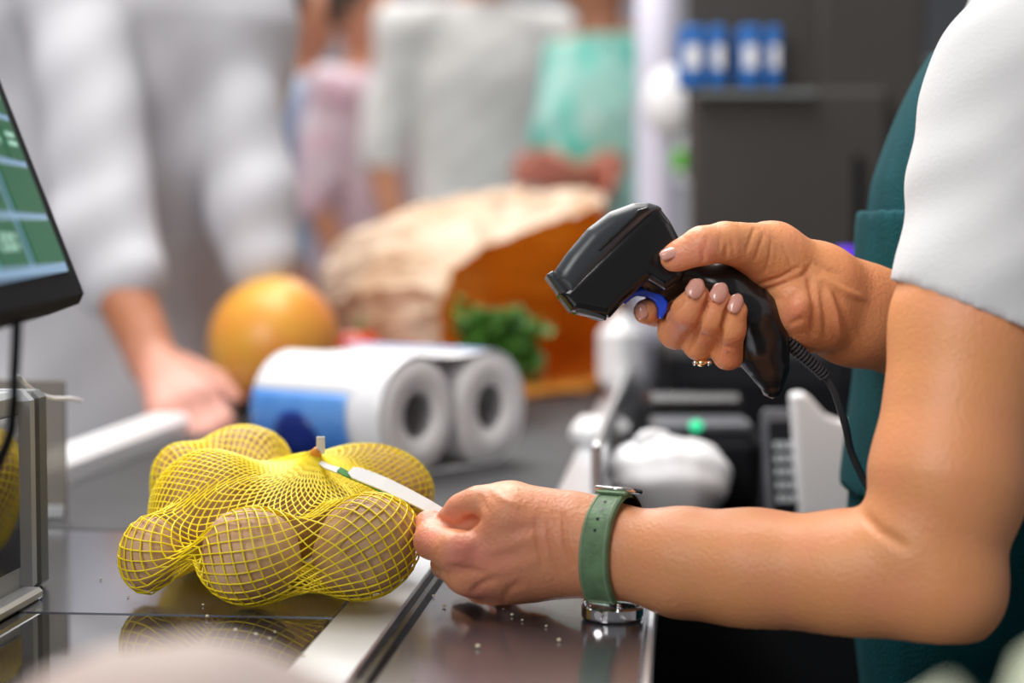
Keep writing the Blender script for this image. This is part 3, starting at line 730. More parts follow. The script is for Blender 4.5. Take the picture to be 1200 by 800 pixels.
# keeper loop + buckle on top
V,F=band(-14,14,.0032,.0175,.0012); mk('strap_tongue',V,F,M['strap_green'],ww)
P=[ringp(math.radians(a),.0050,w) for a,w in((6,-.0095),(6,.0095),(-22,.0095),(-22,-.0095))]
MB().tube(P,.0011,8,closed=True).build('buckle',M['chrome'],ww,True)
MB().tube([ringp(math.radians(8),.0052,0),ringp(math.radians(-22),.006,0)],.0008,8).build('buckle_pin',M['chrome'],ww)
# case below the wrist
cdir=ringp(math.radians(182)); cn=cdir/np.linalg.norm(cdir); cc=cdir+cn*.0042
def disc(r0,r1,t0,t1,name,m,n=32,sm=False):
    return MB().tube([cc+cn*t0,cc+cn*(t0+(t1-t0)*.15),cc+cn*(t0+(t1-t0)*.85),cc+cn*t1],[r0*.94,r0,r1,r1*.95],n).build(name,m,ww,sm)
disc(.0165,.0165,-.0035,.0035,'case',M['chrome']); disc(.0150,.0140,.0035,.0048,'bezel',M['black_gloss']); disc(.0128,.0128,.0046,.0052,'dial_glass',M['window'])
MB().tube([cc+wf*.0165,cc+wf*.0195],.0022,14).build('crown',M['chrome'],ww)
for a in(150,212):
    for sd in(-1,1):
        q=ringp(math.radians(a),.002,sd*.0092); q2=ringp(math.radians(180+(a-180)*.5),.004,sd*.0092)
        MB().tube([q,(q+q2)/2+cn*.0012,q2],[.0011,.0016,.0018],8).build('lug',M['chrome'],ww,True)
# ------------------------------------------------------------------ ring
rc=W(823,408,1.060); rg=empty('finger_ring',tuple(rc),'small gold ring with a round stone on the ring finger','ring')
tdir=W(820,402,1.044)-W(822,398,1.078); tdir/=np.linalg.norm(tdir); ru=np.cross(tdir,RT); ru/=np.linalg.norm(ru); rr_=np.cross(tdir,ru)
rcen=W(821,400,1.060)-rc
P=[rcen+(math.cos(a)*ru+math.sin(a)*rr_)*.0098 for a in np.linspace(0,2*math.pi,28,endpoint=False)]
MB().tube(P,.0009,8,closed=True).build('band',M['gold'],rg,True)
gs=W(823,425,1.040)-rc; MB().sphere(gs,(.0036,.0028,.0022),12,8).build('stone',M['gold'],rg,True)
for sd in(-1,1): MB().sphere(gs+RT*sd*.0038,.0016,8,6).build('side_stone',M['chrome'],rg,True)

# ------------------------------------------------------------------ barcode scanner
GD=1.045; GO=W(770,330,GD); GM=Matrix(((1,0,0,GO[0]),(0,FW[1],UP[1],GO[1]),(0,FW[2],UP[2],GO[2]),(0,0,0,1)))
sc=empty('barcode_scanner',M4=GM,label='black handheld barcode scanner with blue trigger held in the right hand',cat='scanner')
k=s_(GD)
def g2(px,py): return ((px-770)*k,-(py-330)*k)   # local x (right), z (up); local y = away
def poly_sdf(X,Z,P):
    n=len(P); d=np.full(np.broadcast(X,Z).shape,1e9,np.float32); s=np.ones_like(d); j=n-1
    for i in range(n):
        ax_,az=P[i]; bx,bz=P[j]; ex,ez=bx-ax_,bz-az; wx=X-ax_; wz=Z-az
        t=np.clip((wx*ex+wz*ez)/(ex*ex+ez*ez),0,1); d=np.minimum(d,(wx-ex*t)**2+(wz-ez*t)**2)
        c1=Z>=az; c2=Z<bz; c3=ex*wz>ez*wx
        m=(c1&c2&c3)|(~c1&~c2&~c3); s=np.where(m,-s,s); j=i
    return s*np.sqrt(d)
def extr(pts,half,rnd,name,m,h=.0008,yoff=0,sub_=None,sm=True):
    P=[g2(*p) for p in pts]; xs=[p[0] for p in P]; zs=[p[1] for p in P]
    hm=half if not callable(half) else .036
    s=SDF((min(xs)-.002,-hm-.002+yoff,min(zs)-.002),(max(xs)+.002,hm+.002+yoff,max(zs)+.002),h)
    X,Y,Z=s.co((slice(0,s.n[0]),slice(0,s.n[1]),slice(0,s.n[2])))
    D2=poly_sdf(X[:,:,0][:,:,None] if False else X,Z,P)+rnd
    hf=half(X,Z) if callable(half) else half
    DY=np.abs(Y-yoff)-hf+rnd
    s.f=(np.sqrt(np.maximum(D2,0)**2+np.maximum(DY,0)**2)+np.minimum(np.maximum(D2,DY),0)-rnd+0*Y).astype(np.float32)
    if sub_: s.f=np.maximum(s.f,-sub_(X,Y,Z)).astype(np.float32)
    V,F=s.mesh(); return mk(name,relax(V,F,1,.4),F,m,sc,sm)
# head widths taper: wide at the nose, slim at the crest and the neck
def hw(X,Z):
    x0,z0=g2(655,345); x1,z1=g2(785,262); t=np.clip(((X-x0)*(x1-x0)+(Z-z0)*(z1-z0))/((x1-x0)**2+(z1-z0)**2),0,1)
    return (.0285-.008*t**2)+0*Z
head=[(652,345),(668,366),(700,371),(712,373),(729,354),(740,345),(756,330),(776,342),(796,330),(806,305),(794,283),(783,262),(771,246),(762,243),(700,300)]
extr(head,hw,.006,'head_shell',M['black_gloss'])
cover=[(646,330),(650,317),(664,297),(687,270),(712,251),(740,240.5),(757,239.5),(769,243),(774,247),(758,260),(735,281),(700,318),(672,350),(668,352)]
extr(cover,lambda X,Z: hw(X,Z)+.0012,.008,'top_cover',M['black_satin'])
ridge=[(738,257),(744,249),(755,246),(757,248),(745,256),(700,297),(697,296)]
extr(ridge,lambda X,Z: hw(X,Z)+.0022,.001,'cover_rib',M['black_gloss'],.0006)
nose=[(638.5,324),(647,318),(660,334),(676,352),(690,362),(709,372),(707,376.5),(694,373),(674,368),(668,361),(652,343)]
extr(nose,.0274,.0035,'nose_bezel',M['black_satin'],sub_=None)
win=[(652,346),(657,343),(674,361),(690,369),(692,373),(674,369)]
extr(win,.0225,.0012,'scan_window',M['window'],.0006)
trg=[(728,356),(729,349),(738,341),(750,337.5),(762,338.5),(774,345),(782,354),(781,364),(775,374),(770,373),(770,362),(766,354),(756,348),(745,347),(738,351),(732,357)]
extr(trg,.0085,.0016,'trigger',M['blue'],.0006)
# handle
hd=SDF(np.array([g2(740,0)[0],-.03,g2(0,480)[1]]),np.array([g2(935,0)[0],.03,g2(0,260)[1]]),.0009)
def HC(a,b,fl=.88):
    A_=g2(*a[:2]);B_=g2(*b[:2]); return C((A_[0],0,A_[1]),(B_[0],0,B_[1]),a[2]*k,b[2]*k,((0,1,0),fl+.35*0))
hd.add([HC((772,312,30),(800,318,26)),HC((800,318,26),(845,336,31)),HC((845,336,31),(880,372,33)),HC((880,372,33),(892,405,30),1.0),HC((892,405,30),(902,432,19),1.1),HC((902,432,19),(906,455,11),1.2),
        HC((762,325,22),(775,345,12))],.008)
V,F=hd.mesh(); mk('handle',relax(V,F,1,.4),F,M['black_gloss'],sc,True)
def g3(px,py,y=0): a=g2(px,py); return np.array([a[0],y,a[1]])
MB().tube([g3(868,326,-.009),g3(885,338,-.0088),g3(900,352,-.008),g3(909,368,-.0075)],[.0002,.0006,.0006,.0002],6).build('seam_and_glint',M['black_satin'],sc)
MB().tube([g3(922.5,400),g3(921.5,420),g3(917,448),g3(912,462),g3(905,466),g3(896,462),g3(889,445),g3(882,425)],.0007,6).build('seam_and_glint',M['steel_light'],sc)  # bright highlight along the handle seam, built as a pale tube
# cord: strain relief with coils, then the cable
cpts=[g3(915,392,0),g3(926,402,.0),g3(940,415,.002),g3(955,428,.004),(g3(968,440,.006)),g3(980,456,.010),g3(990,478,.016),g3(1000,502,.024),g3(1015,540,.04),g3(1050,600,.05),g3(1100,680,.02)]
def spl(P,n=8):
    O=[];P=[np.array(p,float) for p in P]
    for i in range(len(P)-1):
        p0=P[max(i-1,0)];p1=P[i];p2=P[i+1];p3=P[min(i+2,len(P)-1)]
        for t in np.linspace(0,1,n,endpoint=False): O.append(.5*((2*p1)+(-p0+p2)*t+(2*p0-5*p1+4*p2-p3)*t*t+(-p0+3*p1-3*p2+p3)*t**3))
    O.append(P[-1]); return O
cp=spl(cpts); MB().tube(cp,.0022,12).build('cord',M['black_satin'],sc,True)
srel=cp[4:34]
MB().tube(srel,[.0034-.0009*i/len(srel) for i in range(len(srel))],12).build('strain_relief',M['black_matt'],sc,True)
acc=0
for i in range(2,len(srel)-1,2):
    t=srel[i+1]-srel[i-1]; t/=np.linalg.norm(t); r0=.0046-.0012*i/len(srel)
    MB().tube([srel[i]-t*.0008,srel[i]-t*.0004,srel[i]+t*.0004,srel[i]+t*.0008],[r0*.8,r0,r0,r0*.8],14).build('relief_coil',M['black_satin'],sc)

# ================================================================== LEFT: touch screen
def persp_basis(px0,py0,d0,vx): 
    p=W(px0,py0,d0); u=np.array([(vx-600)/FPX,1,0.]); u/=np.linalg.norm(u); return p,u
P0,uu=persp_basis(103,352,.95,397)       # bottom right corner; uu runs away from the camera
lean=math.radians(20.5)
nn=np.array([1.,.0,0]); nn=nn-uu*np.dot(nn,uu); nn/=np.linalg.norm(nn)
vv=np.array([0,0,1.])*math.cos(lean)-nn*math.sin(lean); nn2=np.cross(uu,vv); nn2=nn2 if nn2[0]>0 else -nn2
R4=Matrix(((uu[0],vv[0],nn2[0],P0[0]),(uu[1],vv[1],nn2[1],P0[1]),(uu[2],vv[2],nn2[2],P0[2]),(0,0,0,1)))
ms=empty('touch_screen',M4=R4,label='black framed touch screen showing green keys at the left edge',cat='screen')
# solve local coordinates from pixels on the screen plane
def onscreen(px,py):
    dr=W(px,py,1.)-np.array([0,0,CAMZ]); o=np.array([0,0,CAMZ]); t=np.dot(P0-o,nn2)/np.dot(dr,nn2); q=o+dr*t-P0
    return np.dot(q,uu),np.dot(q,vv)
hgt=.25; wid=.34
MB().box((-wid/2,hgt/2,-.012),(wid,hgt,.024),.004).build('housing',M['black_matt'],ms)
a=onscreen(78,318); b=onscreen(8,108); print('SCREEN',a,b,onscreen(20,95),onscreen(0,0))
sx,sy_=a
MB().box((sx-.14,sy_+.095,.0004),(.28,.19,.0012),.0003).build('display',M['screen_bg'],ms)
def keyq(px0,px1,py0,py1): pass
rows=[((20,72),(268,310)),]
# keys laid out in the panel's own coordinates
r0=sy_+.0045; kh=[.0215,.0235,.0205,.0205,.0205,.0205,.02,.02]; y=r0; kw_big=.0
ce=onscreen(37,316)[0]; cw=sx-.0055
colw=cw-ce; gp=colw*.14; ce+=gp*.5
print('colw',colw)
txt_rows=[]
for r,hh in enumerate(kh):
    if r<2:
        spans=[(ce,cw)]+[(ce-(i+1)*colw*.8-gp*(i+1),ce-i*colw*.8-gp*(i+1)) for i in range(5)]
    else:
        w2=(cw-ce)/2; spans=[(ce+w2+.001,cw),(ce,ce+w2-.002)]+[(ce-(i+1)*colw*.8-gp*(i+1),ce-i*colw*.8-gp*(i+1)) for i in range(5)]
    for si,(x0,x1) in enumerate(spans):
        if y+hh>sy_+.186: break
        kk=MB().box(((x0+x1)/2,y+hh/2,.0014),(x1-x0,hh,.0014),.0006).build('screen_key',M['key'],ms)
        if r>=2 or si>0:
            kx=(x0+x1)/2; ky=y+hh/2; w_=(x1-x0)*.16
            mbk=MB()
            for q_ in (-1,0,1): mbk.box((kx+q_*w_*1.2,ky+.0022,.0023),(w_*.8,.0024,.0003)); 
            for q_ in (-1,0,1): mbk.box((kx+q_*w_*1.2,ky-.0022,.0023),(w_*.8,.0024,.0003))
            mbk.build('key_print',M['key_print'],kk)
    y+=hh+.003
scr_b=W(18,376,.74)
# stand arm for the screen, out of frame at the left
arm=MB().tube([P0+uu*-.16-nn2*.03+vv*.1,P0+uu*-.16-nn2*.10+np.array([0,0,-.02]),np.array([P0[0]-.10,P0[1]-.16,TOPZ])],[.012,.012,.014],12)
Ri=np.array(R4.inverted())
def toloc(V): V=np.asarray(V); return V@Ri[:3,:3].T+Ri[:3,3]
mk('stand',toloc(arm.V),arm.F,M['black_matt'],ms,True)
cbl=spl([W(20,370,.77),W(19,400,.775),W(17,440,.78),W(16,475,.79),W(8,520,.83),W(-30,600,.9)])
tag(MB().tube(cbl,.0022,8).build('cable',M['black_matt'],None,True),'thin black cable hanging down from the touch screen','cable')

# ------------------------------------------------------------------ LEFT: upright scanner tower
tp=LP(60,685); tw=empty('scanner_tower',(0,0,0),'grey framed upright scanner window standing at the left of the plate','scanner',rz=-YAW)
q0=LP(2,722); print('TOWER',tp,q0)
ur=tp[0]; g1=tp[1]; hh=.115
ub(ur-.13,ur-.0,g1-.020,g1,TOPZ,TOPZ+hh-.002,.004).build('back_frame',M['frame_dark'],tw)
ub(ur-.14,ur+.001,g1-.040,g1-.0205,TOPZ,TOPZ+hh,.006).build('side_frame',M['frame_grey'],tw)
ub(ur-.14,ur-.003,g1-.16,g1-.041,TOPZ,TOPZ+hh-.0,.003).build('housing',M['frame_grey'],tw)
ub(ur-.0029,ur-.0012,g1-.155,g1-.046,TOPZ+.018,TOPZ+hh-.012,.0005).build('window',M['window'],tw)
ub(ur-.003,ur+.010,g1-.16,g1-.041,TOPZ+.0002,TOPZ+.007,.002).build('base_lip',M['steel_light'],tw)
# smoky acrylic sheet behind
ap=LP(80,607); ac=empty('acrylic_sheet',(0,0,0),'smoky clear acrylic sheet standing behind the grey scanner tower','sheet',rz=-YAW)
ub(ap[0]-.09,ap[0],ap[1]-.004,ap[1]-.0,TOPZ+.001,TOPZ+.098,.001).build('sheet',M['smoke'],ac)
ub(ap[0]-.09,ap[0]-.0,ap[1]-.008,ap[1]-.0042,TOPZ+.0005,TOPZ+.01,.001).build('foot_strip',M['steel_light'],ac)
wire=spl([W(20,440,1.1),W(40,458,1.13),W(60,466,1.15),W(83,467,1.17),W(95,470,1.22)])
tag(MB().tube(wire,.0012,6).build('thin_wire',M['white_plastic'],None,True),'thin pale wire looped over the acrylic sheet','wire')

# ------------------------------------------------------------------ crumbs
cs=[(118,680),(238,650+60),(243,724),(150,700),(300,745),(316,750),(322,742),(355,770),(590,715),(600,722),(612,728),(640,735),(508,700),(520,712),(690,722),(700,725),(276,740),(560,760),(655,752)]
for i,(x,y_) in enumerate(cs):
    p=WZ(x,y_,TOPZ); r=.0007+.0007*random.random()
    o=MB().sphere((0,0,r*.7),(r,r*.8,r*.7),7,5).build('crumb',M['crumb'],None,True); o.location=(p[0],p[1],TOPZ+.0003)
    tag(o,'tiny pale crumb lying on the steel checkout plate','crumb','crumbs scattered on the plates')

# ================================================================== BELT GOODS
# kitchen roll pack
pd=dz(548,TOPZ); Rr=.0480
nax=np.array([math.sin(math.radians(53)),-math.cos(math.radians(53)),0]); sdv=np.array([math.cos(math.radians(53)),math.sin(math.radians(53)),0])
c1=W(492,486,1.57); c1[2]=TOPZ+Rr+.002
kp=empty('kitchen_roll_pack',(0,0,0),'pack of white paper rolls in blue printed film lying on the belt','paper rolls')
LR=.072
def roll(c,name='roll'):
    mb=MB(); n=40; prof=[(.019,-LR/2+.004),(.019,LR/2-.004),(.021,LR/2),(Rr-.005,LR/2),(Rr-.001,LR/2-.003),(Rr,LR/2-.007),(Rr,-LR/2+.007),(Rr-.001,-LR/2+.003),(Rr-.005,-LR/2),(.021,-LR/2)]
    V=[];F=[]; 
    for i in range(n):
        a=2*math.pi*i/n; rad=math.cos(a)*sdv+math.sin(a)*np.array([0,0,1.])
        for (r,t) in prof: V.append(c+rad*r+nax*t)
    m=len(prof)
    for i in range(n):
        for k_ in range(m): F.append((i*m+k_,i*m+(k_+1)%m,((i+1)%n)*m+(k_+1)%m,((i+1)%n)*m+k_))
    o=mk(name,V,F,M['tissue'],kp,True)
    mb=MB(); mb.tube([c-nax*(LR/2-.003),c+nax*(LR/2-.003)],.0186,24,False); mk('core',mb.V,mb.F,M['core'],o,True)
cA=c1-nax*LR/2
cB=cA+sdv*(2*Rr+.001)
for c in(cA,cB,cA-nax*(LR+.002),cB-nax*(LR+.002)): roll(c)
# film wrap: stadium sleeve round the four rolls, white with a blue printed panel
def stad(t,off=.0015):
    pts=[]; R_=Rr+off
    for i in range(25): a=math.pi/2+math.pi*i/24; pts.append(cA+sdv*math.cos(a)*R_+np.array([0,0,math.sin(a)*R_]))
    for s0 in(.2,.4,.5,.6,.8): pts.append(cA+(cB-cA)*s0+np.array([0,0,-R_+.0005]))
    for i in range(25): a=-math.pi/2+math.pi*i/24; pts.append(cB+sdv*math.cos(a)*R_+np.array([0,0,math.sin(a)*R_]))
    for s0 in(.8,.6,.5,.4,.2): pts.append(cA+(cB-cA)*s0+np.array([0,0,R_-.004*math.sin(math.pi*s0)]))
    return [p+nax*t for p in pts]
ts_=np.linspace(LR/2-.001,-LR*1.5-.003,17); Gs=[stad(t) for t in ts_]; n=len(Gs[0]); V=[p for g in Gs for p in g]; Fw=[];Fb=[]
zc=TOPZ+Rr
for i in range(len(Gs)-1):
    for k_ in range(n):
        f=(i*n+k_,i*n+(k_+1)%n,(i+1)*n+(k_+1)%n,(i+1)*n+k_)
        cc_=(V[f[0]]+V[f[2]])/2
        (Fb if (i>=4 and 9<=k_<=23) else Fw).append(f)
wr=mk('wrap_film',V,Fw,M['wrap_white'],kp,True); solid(wr,.0006)
wb=mk('blue_print_panel',V,Fb,M['wrap_blue'],kp,True); solid(wb,.0007); wb['label']='blue printed panel of the film'
# navy emblem on the panel
V=[];F=[];cen_t=-.060;ca=math.radians(208)
ctr_i=0
for ir in range(5):
    for ia in range(20):
        rr0=ir/4; an=2*math.pi*ia/20; t=cen_t+math.cos(an)*rr0*.026; ang=ca+math.sin(an)*rr0*.55
        V.append(cA+sdv*math.cos(ang)*(Rr+.0030)+np.array([0,0,math.sin(ang)*(Rr+.0030)])+nax*t)
for ir in range(4):
    for ia in range(20): F.append((ir*20+ia,ir*20+(ia+1)%20,(ir+1)*20+(ia+1)%20,(ir+1)*20+ia))
solid(mk('navy_emblem',V,F,M['wrap_navy'],kp,True),.0004)
# a pale blue print band on top of the film, over the far rolls
V=[];F=[]
for i in range(8):
    t=.03-.16*i/7
    for j in range(8):
        an=math.radians(100-60*j/7); V.append(cB+sdv*math.cos(an)*(Rr+.0028)+np.array([0,0,math.sin(an)*(Rr+.0028)])+nax*(t))
for i in range(7):
    for j in range(7): F.append((i*8+j,i*8+j+1,(i+1)*8+j+1,(i+1)*8+j))
solid(mk('blue_print_band',V,F,mat('wrap_pale_blue',(.30,.42,.72),.3),kp,True),.0004)

# pomelo
pmd=2.05; r=.070; pc=WZ(316,488,TOPZ); pm=empty('pomelo',(pc[0],pc[1]+.045,TOPZ),'large yellow orange pomelo on the belt behind the kitchen rolls','fruit')
def pf(v): 
    n_=v/np.linalg.norm(v); return v*(1+.03*n_[2]+.01*math.sin(5*n_[0]))
MB().sphere((0,0,.0735),(.073,.073,.076),40,28,pf).build('fruit',M['pomelo'],pm,True)
MB().tube([(0,0,.149),(0,0,.153)],[.006,.004],10).build('stem_scar',M['kraft'],pm)

# brown paper bag on its side
bagr=[[(703,243,2.42),(672,250,2.38),(640,260,2.33),(600,276,2.28),(565,290,2.24),(532,312,2.19),(516,345,2.17),(513,385,2.17),(520,425,2.18),(540,458,2.22),(590,463,2.27),(640,462,2.31),(690,457,2.37),(716,430,2.41),(722,380,2.44),(718,310,2.44)],
[(706,238,2.50),(680,238,2.48),(640,240,2.44),(590,244,2.38),(540,256,2.32),(488,290,2.26),(468,340,2.22),(466,385,2.22),(474,425,2.24),(510,448,2.30),(570,452,2.36),(630,450,2.42),(690,447,2.48),(722,420,2.52),(730,370,2.54),(722,300,2.54)],
[(700,228,2.62),(680,224,2.60),(640,222,2.56),(580,224,2.48),(510,240,2.40),(448,280,2.32),(424,335,2.28),(424,385,2.28),(436,422,2.31),(490,440,2.40),(560,441,2.48),(630,438,2.56),(690,434,2.62),(722,410,2.66),(728,360,2.68),(720,290,2.68)],
[(670,236,2.78),(640,230,2.76),(600,228,2.72),(550,232,2.64),(480,245,2.54),(415,275,2.44),(388,325,2.38),(388,375,2.38),(400,410,2.42),(470,425,2.54),(550,426,2.64),(620,424,2.72),(670,420,2.78),(700,400,2.82),(706,350,2.84),(692,290,2.82)],
[(620,262,2.90),(600,255,2.88),(570,252,2.84),(520,254,2.76),(450,262,2.66),(392,284,2.54),(374,320,2.50),(376,360,2.50),(390,395,2.54),(460,412,2.68),(530,413,2.78),(590,411,2.86),(630,408,2.92),(650,390,2.96),(654,350,2.98),(645,300,2.96)]]
pb=empty('paper_bag',tuple(WZ(560,440,TOPZ)),'crumpled brown paper bag lying open on the belt, spilling greens','bag')
PBL=np.array(WZ(560,440,TOPZ))
rr=np.random.RandomState(5); rings=[]
for ri,R_ in enumerate(bagr):
    P=[W(*p) for p in R_]; P2=[]
    m=len(P)
    for i in range(m):
        for t in (0,.25,.5,.75):
            p=P[i]*(1-t)+P[(i+1)%m]*t; P2.append(p+rr.randn(3)*(.0035 if t else .005)*(1 if ri else .5)+np.array([0,(.006 if int(t*4)%2 else 0) if ri==0 else 0,0]))
    for p in P2: p[2]=max(p[2],TOPZ+.003)
    rings.append(P2)
# interpolate more rings with crumples
full=[]
for a in range(len(rings)-1):
    for t in(0,.33,.66):
        full.append([rings[a][i]*(1-t)+rings[a+1][i]*t+(rr.randn(3)*.004 if t else 0) for i in range(len(rings[a]))])
full.append(rings[-1]); ce_=np.mean(rings[-1],axis=0); full.append([p*.35+ce_*.65+np.array([0,.02,0]) for p in rings[-1]])
for g in full:
    for p in g: p[2]=max(p[2],TOPZ+.003)
n=len(full[0]); V=[p for g in full for p in g]; F=[]
for i in range(len(full)-1):
    for j in range(n): F.append((i*n+j,i*n+(j+1)%n,(i+1)*n+(j+1)%n,(i+1)*n+j))
F.append(tuple((len(full)-1)*n+j for j in range(n)))
outr=mk('paper_sheet',np.array(V)-PBL,F,M['kraft_pale'],pb,False)
inm=mat('kraft_inner_lit',(.84,.47,.09),.7,var=.15,scale=20); translucent(inm,(.98,.55,.10),.5)  # amber of light shining through the paper is put into this colour
V2=[]
for gi,g in enumerate(full):
    cg=np.mean(g,axis=0)
    for p in g: V2.append(cg+(p-cg)*.985)
mk('paper_lining',np.array(V2)-PBL,F,inm,pb,False)
# greens spilling out
gb=WZ(590,468,TOPZ); gr=empty('parsley_bunch',tuple(gb),'bunch of fresh curly green leaves spilling out of the paper bag','greens')
leafV=[];leafF=[]
def leafmesh():
    G=[]
    for i in range(6):
        u=i/5; w=.014*math.sin(math.pi*(.12+.8*u))**.7; G.append([(w*v*(1+.2*math.sin(9*u+3*v)),u*.036,.004*math.sin(6*u)+.006*abs(v)+.002*math.sin(12*v+8*u)) for v in(-1,-.5,0,.5,1)])
    return MB().grid(G)
lm=leafmesh(); proto=mk('leaf',lm.V,lm.F,M['leaf'],gr,True); solid(proto,.0004); rl_=random.Random(4)
gc=W(580,412,2.08)-gb
for i in range(150):
    o=proto if i==0 else proto.copy()
    if i: COL.objects.link(o); o.parent=gr
    a=rl_.random()*6.28; b_=rl_.uniform(-.5,1.2); rad=rl_.uniform(.25,1)
    o.location=(gc[0]+.046*rad*math.cos(a),gc[1]+.03*rad*math.sin(a)*rl_.random(),gc[2]+.036*math.sin(b_*1.3)*rad*1.2-.006-.25*(.042*rad*math.cos(a)))
    o.location.z=max(o.location.z,.012)
    o.rotation_euler=(rl_.uniform(-.3,1.6),rl_.uniform(-.8,.8),rl_.uniform(0,6.28)); o.scale=[rl_.uniform(.5,.8)]*3
for i in range(7):
    x=rl_.uniform(-.03,.03); MB().tube([gc+np.array([x,0,-.02]),gc+np.array([x*.5+.01,.05,-.028]),gc+np.array([.02+x*.3,.12,-.030])],.0016,6).build('stem',M['leaf'],gr,True)
# red peppers
for (px,py,dd,r_,hh_,lb) in((420,400,2.20,.026,.090,'red bell pepper just behind the kitchen roll pack beside the pomelo'),(497,400,2.22,.024,.088,'red bell pepper between the kitchen rolls and the green leaves')):
    c=W(px,py,dd); t=empty('bell_pepper',(c[0],c[1],TOPZ),lb,'pepper')
    def pfn(v,hh_=hh_):
        a=math.atan2(v[1],v[0]); q=v[2]/(hh_/2); return np.array([v[0]*(1+.10*math.cos(4*a))*(1+.25*q),v[1]*(1+.10*math.cos(4*a))*(1+.25*q),v[2]-.006*max(0,q)*math.exp(-((v[0]**2+v[1]**2)/.0001))])
    MB().sphere((0,0,hh_/2),(r_,r_,hh_/2),28,18,pfn).build('fruit',M['tomato'],t,True)
    MB().tube([(0,0,hh_-.008),(.001,0,hh_),(.004,0,hh_+.010)],[.006,.003,.003],8).build('stem',M['leaf'],t,True)
# ================================================================== CASHIER SIDE CLUTTER
zt=TOPZ-.03
def lb(px0,px1,d): return W(px0,400,d)[0],W(px1,400,d)[0]
pr=empty('receipt_printer',tuple(W(817,560,1.62)*[1,1,0]+[0,0,zt]),'black receipt printer with a small green light on the cashier desk','printer')
wv=135*s_(1.6)
MB().box((0,0,.033),(wv,.12,.066),.012).build('body',M['black_matt'],pr)
MB().box((0,-.02,.070),(wv*.85,.06,.01),.003).build('lid',M['grey_side'],pr)
MB().box((0,.035,.078),(wv*.9,.03,.028),.006).build('paper_cover',M['black_gloss'],pr)
MB().sphere((-.006,-.050,.072),(.006,.004,.005),12,8).build('status_light',M['led'],pr,True)
# white carrier bag heap
cw_=empty('white_carrier_bag',tuple(WZ(786,622,zt)),'crumpled white plastic carrier bag in front of the receipt printer','bag')
rb=np.random.RandomState(9)
def crum(v,A=.035):
    n_=v/np.linalg.norm(v); return v*(1+A*math.sin(7*n_[0]+3*n_[2])+A*.7*math.sin(11*n_[2]+6*n_[1])+A*.5*math.sin(17*n_[0]-9*n_[1]))
MB().sphere((.0,.03,.036),(.050,.05,.036),40,26,crum).build('film',M['bag_film'],cw_,True)
MB().sphere((-.012,.02,.066),(.016,.006,.012),14,10,crum).build('handle_loop',M['bag_film'],cw_,True)
kp2=empty('pin_pad',tuple(W(915,560,1.5)*[1,1,0]+[0,0,zt]),'grey pin pad with dark keys between the printer and the white holder','pin pad')
Rk=np.array(Matrix.Rotation(math.radians(62),3,'X'))
MB().box((0,0,.045),(.026,.10,.012),.003,R=Rk).build('body',M['grey_side'],kp2)
MB().box((0,-.01,.0475),(.018,.075,.010),.001,R=Rk).build('key_bed',M['black_matt'],kp2)
for i in range(3):
    for j in range(5):
        v=Rk@np.array([(i-1)*.0055,(j-2.6)*.011,.0125])+np.array([0,-.01,.0455]); MB().box(v,(.004,.007,.0012),.0003,R=Rk).build('key',M['frame_grey'],kp2)
# white holder sheet
whp=[(930,463),(946,461),(956,472),(968,486),(985,494),(1004,496),(1012,604),(940,606)]
wh=empty('white_holder',tuple(W(970,600,1.45)),'white plastic holder standing upright left of the teal apron','holder')
b0=W(970,600,1.45); PP=[W(x,y_,1.45)-b0 for x,y_ in whp]
V=[p for p in PP]+[p+np.array([0,.03,0]) for p in PP]; n=len(PP)
o=mk('shell',V,[tuple(range(n)),tuple(range(2*n-1,n-1,-1))]+[(i,n+i,n+(i+1)%n,(i+1)%n) for i in range(n)],M['white_plastic'],wh); bevel(o,.003)
MB().box((0.0,.015,(zt-b0[2])/2-.003),(.04,.02,abs(zt-b0[2])+.004)).build('foot',M['white_plastic'],wh)
# dark cabinets behind
bk=empty('rear_cabinet',(.47,2.45,0),'black cabinet behind the receipt printer','cabinet')
MB().box((.03,0,.46),(.62,.26,.90),.01).build('carcass',M['cabinet'],bk)
MB().box((.03,-.133,.70),(.58,.006,.34),.003).build('door_panel',M['black_matt'],bk)
MB().box((.03,-.133,.30),(.58,.006,.36),.003).build('door_panel',M['black_matt'],bk)
dp=empty('display_back',(W(912,280,2.5)[0],W(912,280,2.5)[1],.91),'large dark brown back of a checkout display above the scanner hand','display')
wv=228*s_(2.5)
MB().box((0.012,0,.150),(wv,.05,.355),.008).build('back_shell',M['brownpanel'],dp)
MB().box((.125,.03,.30),(.14,.03,.72),.006).build('tall_panel',M['brownpanel'],dp)
MB().box((.012,.06,.46),(wv,.02,.50),.004).build('rear_board',M['brownpanel'],dp)
MB().box((-.035,-.034,.318),(wv*.62,.016,.010),.004).build('top_ledge',M['frame_dark'],dp)
MB().box((.10,-.028,.12),(.012,.008,.24),.002).build('rib',M['black_matt'],dp)
for i,(px,w_) in enumerate(((808,30),(838,20),(875,26),(903,16),(1040,22))):
    c=W(px,70,2.5); o=MB().box((0,0,.04),(w_*s_(2.5),.04,.08),.004).build('blue_carton',M['bluebox'],None); 
    if i<4: o.location=(c[0],dp.location[1]-.002,.91+.3285)
    else: o.location=(c[0]+.03,W(1040,180,2.9)[1]-.06,1.3045)
    tag(o,['leftmost blue carton on top of the dark display','narrow blue carton second from left on the dark display','widest blue carton on the dark display','small blue carton right of the widest one on the display','blue carton beside the teal apron edge, right of the display'][i],'carton','blue cartons on the display')
    MB().box((0,-.0205,.04),(w_*s_(2.5)*.6,.001,.03)).build('label_patch',M['wrap_white'],o)
